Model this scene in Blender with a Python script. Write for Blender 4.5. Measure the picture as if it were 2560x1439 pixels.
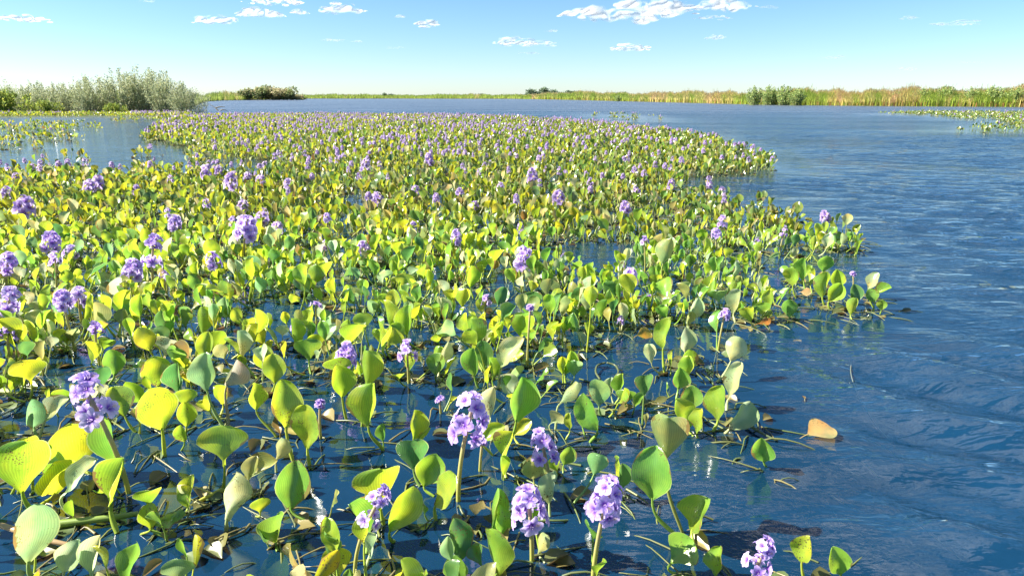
import bpy, math, random
import numpy as np
from mathutils import Vector, Matrix
R = math.radians
random.seed(7)
rng = np.random.default_rng(11)
scene = bpy.context.scene
for o in list(bpy.data.objects): bpy.data.objects.remove(o)
col = scene.collection

# ------------------------------------------------------------------ camera
H = 1.10; FPX = 1699.0; PITCH = math.atan((719.5-240)/FPX)
cd = bpy.data.cameras.new('camera'); cam = bpy.data.objects.new('camera', cd); col.objects.link(cam)
cd.sensor_width = 36; cd.lens = 36*FPX/2560; cd.clip_start = 0.02; cd.clip_end = 20000
cam.location = (0, 0, H); cam.rotation_euler = (math.pi/2-PITCH, 0, 0)
scene.camera = cam
# ------------------------------------------------------------------ sky + sun
SUN_AZ, SUN_EL = R(-90), R(40)
w = bpy.data.worlds.new('World'); scene.world = w; w.use_nodes = True
nt = w.node_tree; bg = nt.nodes['Background']
sk = nt.nodes.new('ShaderNodeTexSky'); sk.sky_type = 'NISHITA'; sk.sun_disc = False
sk.sun_elevation = SUN_EL; sk.sun_rotation = SUN_AZ
sk.air_density = 0.80; sk.dust_density = 0.20; sk.ozone_density = 5.0; sk.altitude = 0
hs = nt.nodes.new('ShaderNodeHueSaturation'); hs.inputs['Saturation'].default_value = 1.08; hs.inputs['Hue'].default_value = 0.493
nt.links.new(sk.outputs[0], hs.inputs['Color']); nt.links.new(hs.outputs[0], bg.inputs['Color'])
bg.inputs['Strength'].default_value = 0.050
sd = bpy.data.lights.new('sun', 'SUN'); sun = bpy.data.objects.new('sun', sd); col.objects.link(sun)
sd.energy = 5.0; sd.angle = R(0.5); sd.color = (1.0, 0.94, 0.84)
sdir = Vector((math.sin(SUN_AZ)*math.cos(SUN_EL), math.cos(SUN_AZ)*math.cos(SUN_EL), math.sin(SUN_EL)))
sun.rotation_euler = sdir.to_track_quat('Z', 'Y').to_euler()
sun.location = (-10, 5, 12)
vs = scene.view_settings; vs.view_transform = 'Standard'; vs.look = 'None'; vs.gamma = 1; vs.exposure = 1.85
scene.cycles.max_bounces = 10; scene.cycles.transparent_max_bounces = 24
scene.cycles.transmission_bounces = 6; scene.cycles.caustics_reflective = False; scene.cycles.caustics_refractive = False
scene.cycles.sample_clamp_indirect = 6

# ------------------------------------------------------------------ view geometry used to read the photo's ground plan
def ray(px, py):
    u = (px-1280)/FPX; v = (719.5-py)/FPX
    c, s = math.cos(PITCH), math.sin(PITCH)
    return Vector((u, c+v*s, -s+v*c))
def on_z(px, py, z=0.0):
    d = ray(px, py); t = (z-H)/d.z
    return Vector((d.x*t, d.y*t, z))
def on_y(px, py, y):
    d = ray(px, py); t = y/d.y
    return Vector((d.x*t, y, H+d.z*t))
def proj(P):
    P = np.atleast_2d(np.asarray(P, float)); c, s = math.cos(PITCH), math.sin(PITCH)
    x = P[:, 0]; y = P[:, 1]; z = P[:, 2]-H
    dep = y*c - z*s; up = y*s + z*c
    return 1280+FPX*x/dep, 719.5-FPX*up/dep, dep
def inside(poly, X, Y):
    X = np.asarray(X, float); Y = np.asarray(Y, float); r = np.zeros(X.shape, bool); n = len(poly)
    for i in range(n):
        x1, y1 = poly[i]; x2, y2 = poly[(i+1) % n]
        m = (y1 > Y) != (y2 > Y)
        r ^= m & (X < (x2-x1)*(Y-y1)/((y2-y1) or 1e-9)+x1)
    return r

# ------------------------------------------------------------------ tagging
def tag(o, label=None, cat=None, group=None, kind=None):
    if label: o['label'] = label
    if cat: o['category'] = cat
    if group: o['group'] = group
    if kind: o['kind'] = kind
    return o
def empty(name, loc):
    o = bpy.data.objects.new(name, None); col.objects.link(o); o.location = loc; o.empty_display_size = .02
    return o
def link(name, me, parent=None, mw=None, color=None):
    o = bpy.data.objects.new(name, me); col.objects.link(o)
    if parent is not None:
        o.parent = parent
        if mw is not None: o.matrix_local = mw
    elif mw is not None: o.matrix_world = mw
    if color is not None: o.color = (*color, 1)
    return o

class Acc:
    """collects quads with a colour and uv per vertex; builds ONE mesh"""
    def __init__(s): s.v = []; s.f = []; s.c = []; s.uv = []; s.m = []; s.n = 0
    def add(s, V, F, colr, uv=None, mat=0):
        V = np.asarray(V, float); F = np.asarray(F, int)
        s.v.append(V); s.f.append(F+s.n); s.n += len(V)
        c = np.asarray(colr, float)
        s.c.append(np.broadcast_to(c, (len(V), 3)) if c.ndim == 1 else c)
        s.uv.append(np.zeros((len(V), 2)) if uv is None else uv)
        s.m.append(np.full(len(F), mat))
    def mesh(s, name, mats, smooth=True):
        V = np.concatenate(s.v); F = np.concatenate(s.f); Cc = np.concatenate(s.c); UV = np.concatenate(s.uv); M = np.concatenate(s.m)
        me = bpy.data.meshes.new(name)
        me.vertices.add(len(V)); me.vertices.foreach_set('co', V.astype(np.float32).ravel())
        me.loops.add(F.size); me.loops.foreach_set('vertex_index', F.astype(np.int32).ravel())
        me.polygons.add(len(F)); me.polygons.foreach_set('loop_start', (np.arange(len(F))*4).astype(np.int32))
        me.polygons.foreach_set('material_index', M.astype(np.int32))
        me.polygons.foreach_set('use_smooth', np.full(len(F), smooth))
        for m in mats: me.materials.append(m)
        a = me.color_attributes.new('tint', 'FLOAT_COLOR', 'POINT')
        a.data.foreach_set('color', np.c_[Cc, np.ones(len(Cc))].astype(np.float32).ravel())
        ul = me.uv_layers.new(name='uv'); ul.data.foreach_set('uv', UV[F.ravel()].astype(np.float32).ravel())
        me.update(calc_edges=True); me.validate()
        return me
def gridF(nu, nv):
    """faces of a grid with nu x nv verts (index = j*nu+i)"""
    i, j = np.meshgrid(np.arange(nu-1), np.arange(nv-1)); a = (j*nu+i).ravel()
    return np.c_[a, a+1, a+nu+1, a+nu]
def tube(pts, rad, sides=6, cap=True):
    pts = np.asarray(pts, float); n = len(pts); rad = np.broadcast_to(np.asarray(rad, float), (n,))
    T = np.gradient(pts, axis=0); T /= np.linalg.norm(T, axis=1)[:, None]+1e-12
    ref = np.array([1., 0, 0]) if abs(T[:, 0]).mean() < .8 else np.array([0, 1., 0])
    N = np.cross(T, ref); N /= np.linalg.norm(N, axis=1)[:, None]+1e-12; B = np.cross(T, N)
    a = np.arange(sides)*2*math.pi/sides
    V = pts[:, None]+rad[:, None, None]*(np.cos(a)[None, :, None]*N[:, None]+np.sin(a)[None, :, None]*B[:, None])
    F = []
    for j in range(n-1):
        for i in range(sides):
            k = (i+1) % sides; F.append((j*sides+i, j*sides+k, (j+1)*sides+k, (j+1)*sides+i))
    return V.reshape(-1, 3), np.array(F)
def bez(p0, p1, p2, p3, n):
    t = np.linspace(0, 1, n)[:, None]; p0, p1, p2, p3 = [np.asarray(p, float) for p in (p0, p1, p2, p3)]
    return (1-t)**3*p0+3*(1-t)**2*t*p1+3*(1-t)*t*t*p2+t**3*p3

# ------------------------------------------------------------------ materials
def newmat(name):
    m = bpy.data.materials.new(name); m.use_nodes = True; m.node_tree.nodes.clear(); return m, m.node_tree
def N(t, typ, **kw):
    n = t.nodes.new(typ)
    for k, v in kw.items():
        if k.startswith('i_'): n.inputs[k[2:].replace('_', ' ')].default_value = v
        else: setattr(n, k, v)
    return n
def ramp(t, fac, stops):
    n = t.nodes.new('ShaderNodeValToRGB'); e = n.color_ramp.elements
    e[0].position = stops[0][0]; e[0].color = (*stops[0][1], 1); e[1].position = stops[-1][0]; e[1].color = (*stops[-1][1], 1)
    for p, c in stops[1:-1]: x = e.new(p); x.color = (*c, 1)
    t.links.new(fac, n.inputs[0]); return n.outputs[0]
def mixc(t, fac, a, b, mode='MIX'):
    n = t.nodes.new('ShaderNodeMix'); n.data_type = 'RGBA'; n.blend_type = mode; n.clamp_factor = True
    for s, v in ((0, fac), (6, a), (7, b)):
        if hasattr(v, 'is_output'): t.links.new(v, n.inputs[s])
        else: n.inputs[s].default_value = v if s == 0 else (*v, 1)
    return n.outputs[2]
def leaf_mat(name, objcol, trans=.50, rough=.26, spots=True, coords=28., spec=.5):
    m, t = newmat(name); L = t.links.new
    if objcol: c0 = N(t, 'ShaderNodeObjectInfo').outputs['Color']
    else: c0 = N(t, 'ShaderNodeAttribute', attribute_name='tint').outputs['Color']
    geo = N(t, 'ShaderNodeNewGeometry'); uv = N(t, 'ShaderNodeUVMap', uv_map='uv')
    base = c0
    if spots:
        sx = N(t, 'ShaderNodeSeparateXYZ'); L(uv.outputs[0], sx.inputs[0])
        # fine parallel veins running up the blade
        mv = N(t, 'ShaderNodeMath', operation='MULTIPLY'); L(sx.outputs[0], mv.inputs[0]); mv.inputs[1].default_value = 120
        sn = N(t, 'ShaderNodeMath', operation='SINE'); L(mv.outputs[0], sn.inputs[0])
        sc = N(t, 'ShaderNodeMapRange'); L(sn.outputs[0], sc.inputs[0]); sc.inputs[1].default_value = -1; sc.inputs[3].default_value = .78; sc.inputs[4].default_value = 1.12
        base = mixc(t, 1.0, base, sc.outputs[0], 'MULTIPLY')
        # cloudy tone changes
        n1 = N(t, 'ShaderNodeTexNoise'); n1.inputs['Scale'].default_value = coords; n1.inputs['Detail'].default_value = 4; L(geo.outputs['Position'], n1.inputs['Vector'])
        n1c = ramp(t, n1.outputs[0], [(.3, (.72, .80, .75)), (.7, (1.15, 1.08, .9))])
        base = mixc(t, 1.0, base, n1c, 'MULTIPLY')
        nh = N(t, 'ShaderNodeTexNoise'); nh.inputs['Scale'].default_value = coords*.42; nh.inputs['Detail'].default_value = 2; L(geo.outputs['Position'], nh.inputs['Vector'])
        base = mixc(t, 1.0, base, ramp(t, nh.outputs[0], [(.35, (.72, .95, 1.0)), (.52, (1, 1, 1)), (.68, (1.45, 1.08, .8))]), 'MULTIPLY')
        # brown specks and bitten, browned patches
        n2 = N(t, 'ShaderNodeTexVoronoi'); n2.inputs['Scale'].default_value = coords*6; L(geo.outputs['Position'], n2.inputs['Vector'])
        n3 = N(t, 'ShaderNodeTexNoise'); n3.inputs['Scale'].default_value = coords*.55; n3.inputs['Detail'].default_value = 3; L(geo.outputs['Position'], n3.inputs['Vector'])
        a = N(t, 'ShaderNodeMath', operation='MULTIPLY_ADD'); L(n3.outputs[0], a.inputs[0]); a.inputs[1].default_value = 1.6; a.inputs[2].default_value = -.72
        lt = N(t, 'ShaderNodeMath', operation='LESS_THAN'); L(n2.outputs['Distance'], lt.inputs[0]); L(a.outputs[0], lt.inputs[1])
        base = mixc(t, lt.outputs[0], base, (.11, .045, .012))
        # a thin pale rim round the blade
        rr = N(t, 'ShaderNodeMath', operation='PINGPONG'); L(sx.outputs[0], rr.inputs[0]); rr.inputs[1].default_value = .5
        rm = N(t, 'ShaderNodeMath', operation='LESS_THAN'); L(rr.outputs[0], rm.inputs[0]); rm.inputs[1].default_value = .02
        rm2 = N(t, 'ShaderNodeMath', operation='MULTIPLY'); L(rm.outputs[0], rm2.inputs[0]); rm2.inputs[1].default_value = .5
        base = mixc(t, rm2.outputs[0], base, (.55, .56, .16))
        # patchy browned margin
        ed = N(t, 'ShaderNodeMath', operation='MULTIPLY_ADD'); L(n3.outputs[0], ed.inputs[0]); ed.inputs[1].default_value = .9; ed.inputs[2].default_value = -.50
        e2 = N(t, 'ShaderNodeMath', operation='LESS_THAN'); L(rr.outputs[0], e2.inputs[0]); L(ed.outputs[0], e2.inputs[1])
        base = mixc(t, e2.outputs[0], base, (.20, .11, .02))
    pb = N(t, 'ShaderNodeBsdfPrincipled'); pb.inputs['Roughness'].default_value = rough
    pb.inputs['Specular IOR Level'].default_value = spec
    if spots: pb.inputs['Coat Weight'].default_value = .7; pb.inputs['Coat Roughness'].default_value = .22; pb.inputs['Coat IOR'].default_value = 1.6
    cool = mixc(t, .30, base, (.22, .34, .13)); L(cool, pb.inputs['Base Color'])
    tr = N(t, 'ShaderNodeBsdfTranslucent'); warm = mixc(t, .5, base, (1.3, 1.15, .25), 'MULTIPLY')
    g = N(t, 'ShaderNodeGamma'); L(base, g.inputs[0]); g.inputs[1].default_value = .70; L(g.outputs[0], tr.inputs[0])
    if spots:
        bp = N(t, 'ShaderNodeBump'); bp.inputs['Strength'].default_value = .5; bp.inputs['Distance'].default_value = .004
        hh = N(t, 'ShaderNodeMath', operation='MULTIPLY_ADD'); L(sn.outputs[0], hh.inputs[0]); hh.inputs[1].default_value = .04; L(n1.outputs[0], hh.inputs[2]); L(hh.outputs[0], bp.inputs['Height']); L(bp.outputs[0], pb.inputs['Normal'])
    mx = N(t, 'ShaderNodeMixShader'); mx.inputs[0].default_value = trans; L(pb.outputs[0], mx.inputs[1]); L(tr.outputs[0], mx.inputs[2])
    out = N(t, 'ShaderNodeOutputMaterial'); L(mx.outputs[0], out.inputs[0]); return m
M_leaf = leaf_mat('leaf_blade', True)
M_leaf_s = leaf_mat('leaf_blade_mass', False, trans=.45)
M_stalk = leaf_mat('leaf_stalk', True, trans=.25, spots=False, rough=.35)
M_stalk_s = leaf_mat('leaf_stalk_mass', False, trans=.25, spots=False, rough=.35)
M_petal = leaf_mat('petal', False, trans=.5, spots=False, rough=.6, spec=.2)
M_reed = leaf_mat('reed', False, trans=.35, spots=False, rough=.6, spec=.2)
# petals keep their own colour instead of greenish mixing
for mm in (M_petal, M_reed):
    for n in mm.node_tree.nodes:
        if n.type == 'MIX' and n.blend_type == 'MIX': n.inputs[0].default_value = 0.0
def dull_mat(name, c1, c2, scale=30, rough=.7):
    m, t = newmat(name); L = t.links.new; geo = N(t, 'ShaderNodeNewGeometry')
    n = N(t, 'ShaderNodeTexNoise'); n.inputs['Scale'].default_value = scale; n.inputs['Detail'].default_value = 6; L(geo.outputs['Position'], n.inputs['Vector'])
    b = N(t, 'ShaderNodeBsdfPrincipled'); b.inputs['Roughness'].default_value = rough; L(ramp(t, n.outputs[0], [(.3, c1), (.7, c2)]), b.inputs['Base Color'])
    bp = N(t, 'ShaderNodeBump'); bp.inputs['Strength'].default_value = .4; bp.inputs['Distance'].default_value = .01; L(n.outputs[0], bp.inputs['Height']); L(bp.outputs[0], b.inputs['Normal'])
    o = N(t, 'ShaderNodeOutputMaterial'); L(b.outputs[0], o.inputs[0]); return m
M_litter = dull_mat('litter', (.025, .016, .008), (.10, .07, .025), 60)
M_bed = dull_mat('bed', (.012, .013, .010), (.05, .038, .018), 6, .9)
M_soil = dull_mat('soil', (.03, .025, .012), (.09, .08, .03), 2, .9)
M_bark = dull_mat('bark', (.10, .085, .055), (.26, .23, .17), 20)

# ------------------------------------------------------------------ ground plan of the floating mat (photo outline read on the water plane)
MAIN = [(-1200, 2600), (1500, 2600), (1640, 1650), (1860, 1500), (1760, 1400), (1740, 1300), (1650, 1215), (1700, 1140), (1880, 1115), (1850, 1060), (1850, 1000),
        (1810, 930), (1840, 880), (1740, 850), (1900, 832), (2190, 806), (2222, 778), (2130, 742), (2030, 715), (1990, 672), (2100, 628), (2140, 610),
        (2100, 580), (1980, 552), (1880, 535), (1800, 513), (1720, 492), (1690, 470), (1730, 446), (1935, 434), (1905, 400), (1840, 372), (1790, 352),
        (1700, 338), (1600, 324), (1450, 309), (1300, 299), (1150, 293), (800, 290), (500, 292), (430, 299), (375, 330), (360, 350),
        (480, 372), (560, 397), (690, 405), (690, 425), (620, 442), (450, 436), (350, 428), (250, 444), (100, 436), (0, 428), (-300, 425), (-1200, 420)]
STRIPS = [([(-900, 286), (480, 286), (470, 292), (200, 293), (-900, 294)], .8),
          ([(-900, 306), (235, 309), (262, 330), (150, 343), (240, 352), (60, 378), (-900, 385)], .10),
          ([(262, 300), (470, 296), (460, 306), (262, 312)], .10),
          ([(2190, 286), (2330, 282), (3200, 286), (3200, 318), (2560, 313), (2420, 301), (2330, 291)], .38),
          ([(2385, 322), (2560, 312), (2900, 318), (2900, 334), (2470, 333), (2400, 330)], .16),
          ([(1430, 284), (1560, 286), (1660, 300), (1640, 312), (1500, 300)], .05),
          ([(60, 395), (330, 388), (420, 410), (240, 425), (60, 420)], .07),
          ([(450, 385), (620, 402), (640, 425), (480, 428)], .25)]
PONDS = [(1500, 660, 110, 55, .15), (1580, 925, 260, 85, .18), (690, 800, 80, 35, .3), (820, 655, 40, 18, .4), (1580, 560, 150, 20, .7), (1600, 1120, 200, 90, .10),
         (560, 1190, 260, 90, .26), (900, 1180, 240, 100, .30), (700, 1370, 330, 110, .16), (1150, 1330, 420, 140, .26), (1600, 1340, 260, 130, .05), (640, 960, 60, 60, .4),
         (1900, 690, 90, 30, .35), (600, 1340, 300, 70, .25), (1980, 640, 70, 20, .15)]
def density(px, py):
    d = inside(MAIN, px, py).astype(float)
    for poly, k in STRIPS: d = np.maximum(d, k*inside(poly, px, py))
    for x, y, rx, ry, k in PONDS: d = np.where(((px-x)/rx)**2+((py-y)/ry)**2 < 1, np.minimum(d, d*k), d)
    nzv = .5+.5*np.sin(px*.013+np.sin(py*.05)*2)*np.cos(py*.083+px*.004)
    d = d*np.where(py < 520, .72+.28*nzv, 1)
    # the foreground was set out leaf by leaf, so the random fill thins out there
    d = np.where((py > 960) & (py < 1460) & (px > -20), d*np.where(px < 1100, 1.0, .5), d)
    return d

# ------------------------------------------------------------------ leaf shapes
def blade_arrays(kind, seed, nu=9, nv=12):
    r = random.Random(seed)
    wid = {'round': .47, 'egg': .41, 'fan': .55, 'narrow': .30}[kind]*r.uniform(.93, 1.07)
    peak = {'round': .57, 'egg': .54, 'fan': .70, 'narrow': .58}[kind]
    cup = r.uniform(.15, .95)*(1 if kind != 'fan' else .5); bend = r.uniform(-.35, .55); fold = r.uniform(0, .28); asym = r.uniform(-.14, .14); sway = r.uniform(-.13, .13)
    twist = r.uniform(-.5, .5); ph = r.uniform(0, 6); wav = r.uniform(.015, .07)
    t = 1-(1-np.linspace(0, 1, nv))**1.8; q = math.log(.5)/math.log(peak)
    s = np.sin(math.pi*np.clip(t, 0, 1)**q)
    wt = wid*np.where(t < peak, np.maximum(s, 0)**(.82 if kind == 'round' else (.95 if kind == 'egg' else 1.15)), np.maximum(s, 0)**(.42 if kind != 'narrow' else .62))
    wt = np.maximum(wt, np.where(t < .5, .035, .0)); wt[-1] = wt[-2]*.22
    u = np.linspace(-1, 1, nu)
    T, U = np.meshgrid(t, u, indexing='ij'); W = wt[:, None]
    x = U*W*(1+asym*U)+sway*T*T
    # the tip rounds over: outer columns stop short of the middle one
    z = T.copy()
    y = cup*W*U**2*.9 + fold*W*np.abs(U)*.5 - bend*T**2*.5 + wav*np.sin(5*T*2+ph)*U + .018*np.sin(8*T+ph) + .02*np.sin(4*U+6*T+ph)*np.abs(U)
    ang = twist*T; x2 = x*np.cos(ang)-y*np.sin(ang)*.5; y2 = y+x*np.sin(ang)*.6
    # cupping draws the sides in
    x2 *= (1-.25*cup)
    V = np.stack([x2, y2, z], -1).reshape(-1, 3)
    uv = np.stack([(U+1)/2, T], -1).reshape(-1, 2)
    return V, gridF(nu, nv), uv
KINDS = ['round', 'round', 'egg', 'egg', 'round', 'fan', 'narrow', 'egg', 'round', 'egg', 'round', 'fan']
BL_HI = [blade_arrays(k, 100+i) for i, k in enumerate(KINDS)]+[blade_arrays(k, 300+i) for i, k in enumerate(KINDS)]
BL_MD = [blade_arrays(k, 100+i, 5, 6) for i, k in enumerate(KINDS)]
BL_LO = [blade_arrays(k, 100+i, 3, 4) for i, k in enumerate(KINDS)]
BL_ME = []
for i, (V, F, uv) in enumerate(BL_HI):
    a = Acc(); a.add(V, F, (1, 1, 1), uv); BL_ME.append(a.mesh('leaf_blade_shape', [M_leaf]))
BY_KIND = {k: [i for i in range(24) if KINDS[i % 12] == k] for k in ('round', 'egg', 'fan', 'narrow')}

TINTS = {'yellow': (.45, .56, .010), 'lime': (.33, .50, .012), 'green': (.17, .38, .02), 'dark': (.07, .21, .03),
         'pale': (.55, .60, .30), 'olive': (.34, .34, .09), 'blue': (.24, .43, .13), 'brown': (.20, .10, .02), 'pink': (.50, .33, .25)}  # yellow, pale and blue also hold backlight, glare and shade as leaf colour
def tint(name, k=.14):
    c = np.array(TINTS[name])*(1+random.uniform(-k, k)); c[0] *= 1+random.uniform(-k, k); return tuple(np.clip(c, .003, .8))
def rand_tint(px=1280):
    f = min(max((px-300)/1800, 0), 1)          # backlight put into the tint: yellower towards the sun side, greener to open water
    ks = ['yellow', 'lime', 'green', 'dark', 'pale', 'olive', 'blue', 'brown']
    ws = [.34-.22*f, .32+.06*f, .15+.10*f, .08, .12+.04*f, .07, .05, .010]
    return random.choices(ks, ws)[0]

def frame(A, Nn):
    A = np.asarray(A, float); A = A/np.linalg.norm(A); Nn = np.asarray(Nn, float); Nn = Nn-A*np.dot(A, Nn); Nn = Nn/(np.linalg.norm(Nn)+1e-9)
    X = np.cross(Nn, A); return np.stack([X, Nn, A], 1)   # columns: x (width), y (upper side), z (length)

class Leaf:
    __slots__ = ('base', 'rot', 'L', 'W', 'var', 'tn', 'tc', 'root', 'stalk', 'kind')
def make_leaf(root, base, A, Nn, L, kind, tn, wscale=1.0, var=None):
    l = Leaf(); l.root = np.array(root, float); l.base = np.array(base, float); l.rot = frame(A, Nn); l.L = L; l.W = L*wscale
    l.kind = kind; l.var = var if var is not None else random.choice(BY_KIND[kind]); l.tn = tn; l.tc = tint(tn)
    A = l.rot[:, 2]; d = np.linalg.norm(l.base-l.root)
    out = l.base-l.root; out[2] = 0
    p1 = l.root+out*random.uniform(.25, .65)+np.array([0, 0, max(.0, l.base[2])*random.uniform(.15, .45)])
    p2 = l.base-A*d*random.uniform(.25, .4)
    l.stalk = (l.root, p1, p2, l.base+A*L*.035)
    return l
def random_leaf(root, far=False, px=1280, size=1.0):
    a = random.uniform(0, 2*math.pi); lean = R(random.uniform(8, 55)); p = random.uniform(.02, .15)*size
    o = np.array([math.cos(a), math.sin(a), 0]); up = np.array([0, 0, 1.])
    r0 = np.array([root[0], root[1], 0])+o*random.uniform(.0, .02); r0[2] = -.01
    base = r0+o*math.sin(lean)*p*1.15+up*(math.cos(lean)*p+.012)
    l2 = lean*random.uniform(-.1, 1.1)+R(random.gauss(0, 9))
    A = o*math.sin(l2)+up*math.cos(l2)+rng.normal(0, .12, 3)
    Nn = -o*math.cos(l2)+up*math.sin(l2)
    yaw = random.gauss(0, .75); side = np.cross(A, Nn); Nn = Nn*math.cos(yaw)+side*math.sin(yaw)
    if random.random() < .45:      # many blades turn their broad side to the low light, some lie across it
        s = np.array([-.75, .2, .55])*random.choice((1, 1, -1))+rng.normal(0, .45, 3); Nn = s
    L = random.uniform(.068, .118)*size
    if random.random() < .15: L *= .65
    k = random.choices(['round', 'egg', 'fan', 'narrow'], [.42, .36, .1, .12])[0]
    return make_leaf(r0, base, A, Nn, L, k, rand_tint(px), random.uniform(.82, 1.12))

# ------------------------------------------------------------------ flowers
LAV = np.array([.52, .36, .80]); LAV2 = np.array([.78, .68, .94]); PUR = np.array([.14, .01, .40])
def floret_arrays(seed, nu=5, nv=6, npet=6, op=None):
    """one six-petalled flower, opening towards +Z, unit radius; colours are the petals' own markings"""
    r = random.Random(seed); Vs, Fs, Cs = [], [], []; n = 0
    opn = op if op is not None else r.uniform(.25, .75)
    tone = r.uniform(.0, 1.0); body = LAV*(1-tone*.6)+LAV2*tone*.6
    for k in range(npet):
        a = k*2*math.pi/npet+r.uniform(-.12, .12); top = (k == 0)
        t = np.linspace(0, 1, nv); u = np.linspace(-1, 1, nu); T, U = np.meshgrid(t, u, indexing='ij')
        wd = (.42 if (k % 2 == 0) else .30)*(1.12 if top else 1)*r.uniform(.9, 1.1)
        W = wd*np.sin(math.pi*np.clip(T*.86+.07, 0, 1))**.7
        rad = .08+T*(.95*r.uniform(.9, 1.08)); zz = opn*T-.50*opn*T**2*1.3+.10*U**2*np.sin(T*3)+.05*np.sin(T*11+U*4+k)*T
        x = rad; y = U*W
        X = x*math.cos(a)-y*math.sin(a); Y = x*math.sin(a)+y*math.cos(a)
        V = np.stack([X, Y, zz], -1).reshape(-1, 3)
        c = body[None, None]*(.92+.16*T[..., None])
        edge = (np.abs(U) > .8)[..., None]*.25; c = c*(1-edge)+np.array([.78, .72, .95])*edge
        core = np.clip(1-T*2.6, 0, 1)[..., None]; c = c*(1-core)+PUR*core
        streak = (np.exp(-(U/.3)**2)*np.clip(1-T*1.3, 0, 1))[..., None]*.6; c = c*(1-streak)+PUR*1.5*streak
        if top:
            m = np.exp(-((T-.45)/.28)**2-(U/.65)**2)[..., None]; c = c*(1-m)+np.array([.18, .04, .62])*m
            e = (np.exp(-((T-.5)/.12)**2-(U/.35)**2))[..., None]; c = c*(1-e)+np.array([.95, .75, .05])*e
        Vs.append(V); Fs.append(gridF(nu, nv)+n); Cs.append(np.clip(c, 0, 1).reshape(-1, 3)); n += len(V)
    # throat tube
    V, F = tube([(0, 0, -.55), (0, 0, -.2), (0, 0, .06)], [.07, .11, .15], 6); Vs.append(V); Fs.append(F+n); n += len(V)
    Cs.append(np.broadcast_to(np.array([.40, .24, .62]), (len(V), 3)))
    for k in range(4):
        a = k*1.6+.4; V, F = tube([(0, 0, 0), (.1*math.cos(a), .1*math.sin(a), .3), (.16*math.cos(a), .16*math.sin(a), .42)], [.018, .018, .035], 4)
        Vs.append(V); Fs.append(F+n); n += len(V); Cs.append(np.broadcast_to(np.array([.75, .62, .80]), (len(V), 3)))
    return np.concatenate(Vs), np.concatenate(Fs), np.concatenate(Cs)
FL_HI = [floret_arrays(50+i) for i in range(6)]+[floret_arrays(90, op=1.5)]
FL_LO = [floret_arrays(50+i, 3, 3, 5) for i in range(4)]
FL_ME = []
for V, F, C in FL_HI:
    a = Acc(); a.add(V, F, C); FL_ME.append(a.mesh('flower_shape', [M_petal]))

class Spike:
    __slots__ = ('root', 'pts', 'rad', 'top', 'fl', 'h', 'wd', 'style')
def make_spike(root, c, h, wd, style='full', lean=None):
    """root on the water, c = centre of the flowering part, h/wd its height and width"""
    s = Spike(); s.root = np.array(root, float); c = np.array(c, float); s.h = h; s.wd = wd; s.style = style
    ax = c-s.root; ax = ax/np.linalg.norm(ax); ax = ax+np.array([0, 0, .6]); ax /= np.linalg.norm(ax)
    if lean is not None: ax = np.array(lean, float)/np.linalg.norm(lean)
    b = c-ax*h*.40; e = c+ax*h*.34
    d = np.linalg.norm(b-s.root)
    pts = np.concatenate([bez(s.root, s.root+np.array([0, 0, d*.3]), b-ax*d*.3, b, 8), [b+(e-b)*.33, b+(e-b)*.66, e]])
    s.pts = pts; s.rad = np.r_[np.linspace(.0062, .0052, 8), [.0055, .0045, .002]]*max(.8, min(1.25, wd/.09))
    n = {'full': 12, 'sparse': 5, 'bud': 0, 'tiers': 9, 'single': 2, 'head': 8}[style]
    s.fl = []; fr = wd*.30
    ref = np.array([1., 0, 0]) if abs(ax[0]) < .8 else np.array([0, 1., 0]); e1 = np.cross(ax, ref); e1 /= np.linalg.norm(e1); e2 = np.cross(ax, e1)
    ph = random.uniform(0, 6)
    per = 4 if n > 6 else 3
    for i in range(n):
        row = i//per; rows = max(1, math.ceil(n/per)); t = (row+.5)/rows
        if style == 'tiers': t = .12 if row == 0 else (.78 if row == 1 else .95)
        a = ph+(i % per)*2*math.pi/per+row*.8+random.gauss(0, .15); rad = math.cos(a)*e1+math.sin(a)*e2
        k = wd*.5-fr*.42
        pos = b+(e-b)*min(1, max(0, t+random.gauss(0, .05)))+rad*k*(1-.5*t**2)*random.uniform(.82, 1.08)
        dirn = rad*(1-.2*t)+ax*(.12+.7*t**2)+rng.normal(0, .13, 3)
        Rm = frame(dirn, rad*.01+ax+rng.normal(0, .12, 3)); s.fl.append((pos, Rm, fr*random.uniform(.88, 1.12)*(1-.18*t), random.choice(range(6))))
    if n:
        s.fl.append((e+ax*fr*.15, frame(ax+rng.normal(0, .2, 3), rng.normal(0, 1, 3)), fr*.75, random.choice(range(6))))
    if style in ('sparse', 'bud', 'tiers', 'single'):
        for i in range(7 if style != 'bud' else 9):   # closed buds hug the tip
            t = random.uniform(.35, 1.0); a = i*2.4; rad = math.cos(a)*e1+math.sin(a)*e2
            s.fl.append((b+(e-b)*t+rad*.005, frame(rad*.5+ax, ax+rad*.2), fr*.45 if style != 'bud' else .012, 6))
    return s

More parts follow.
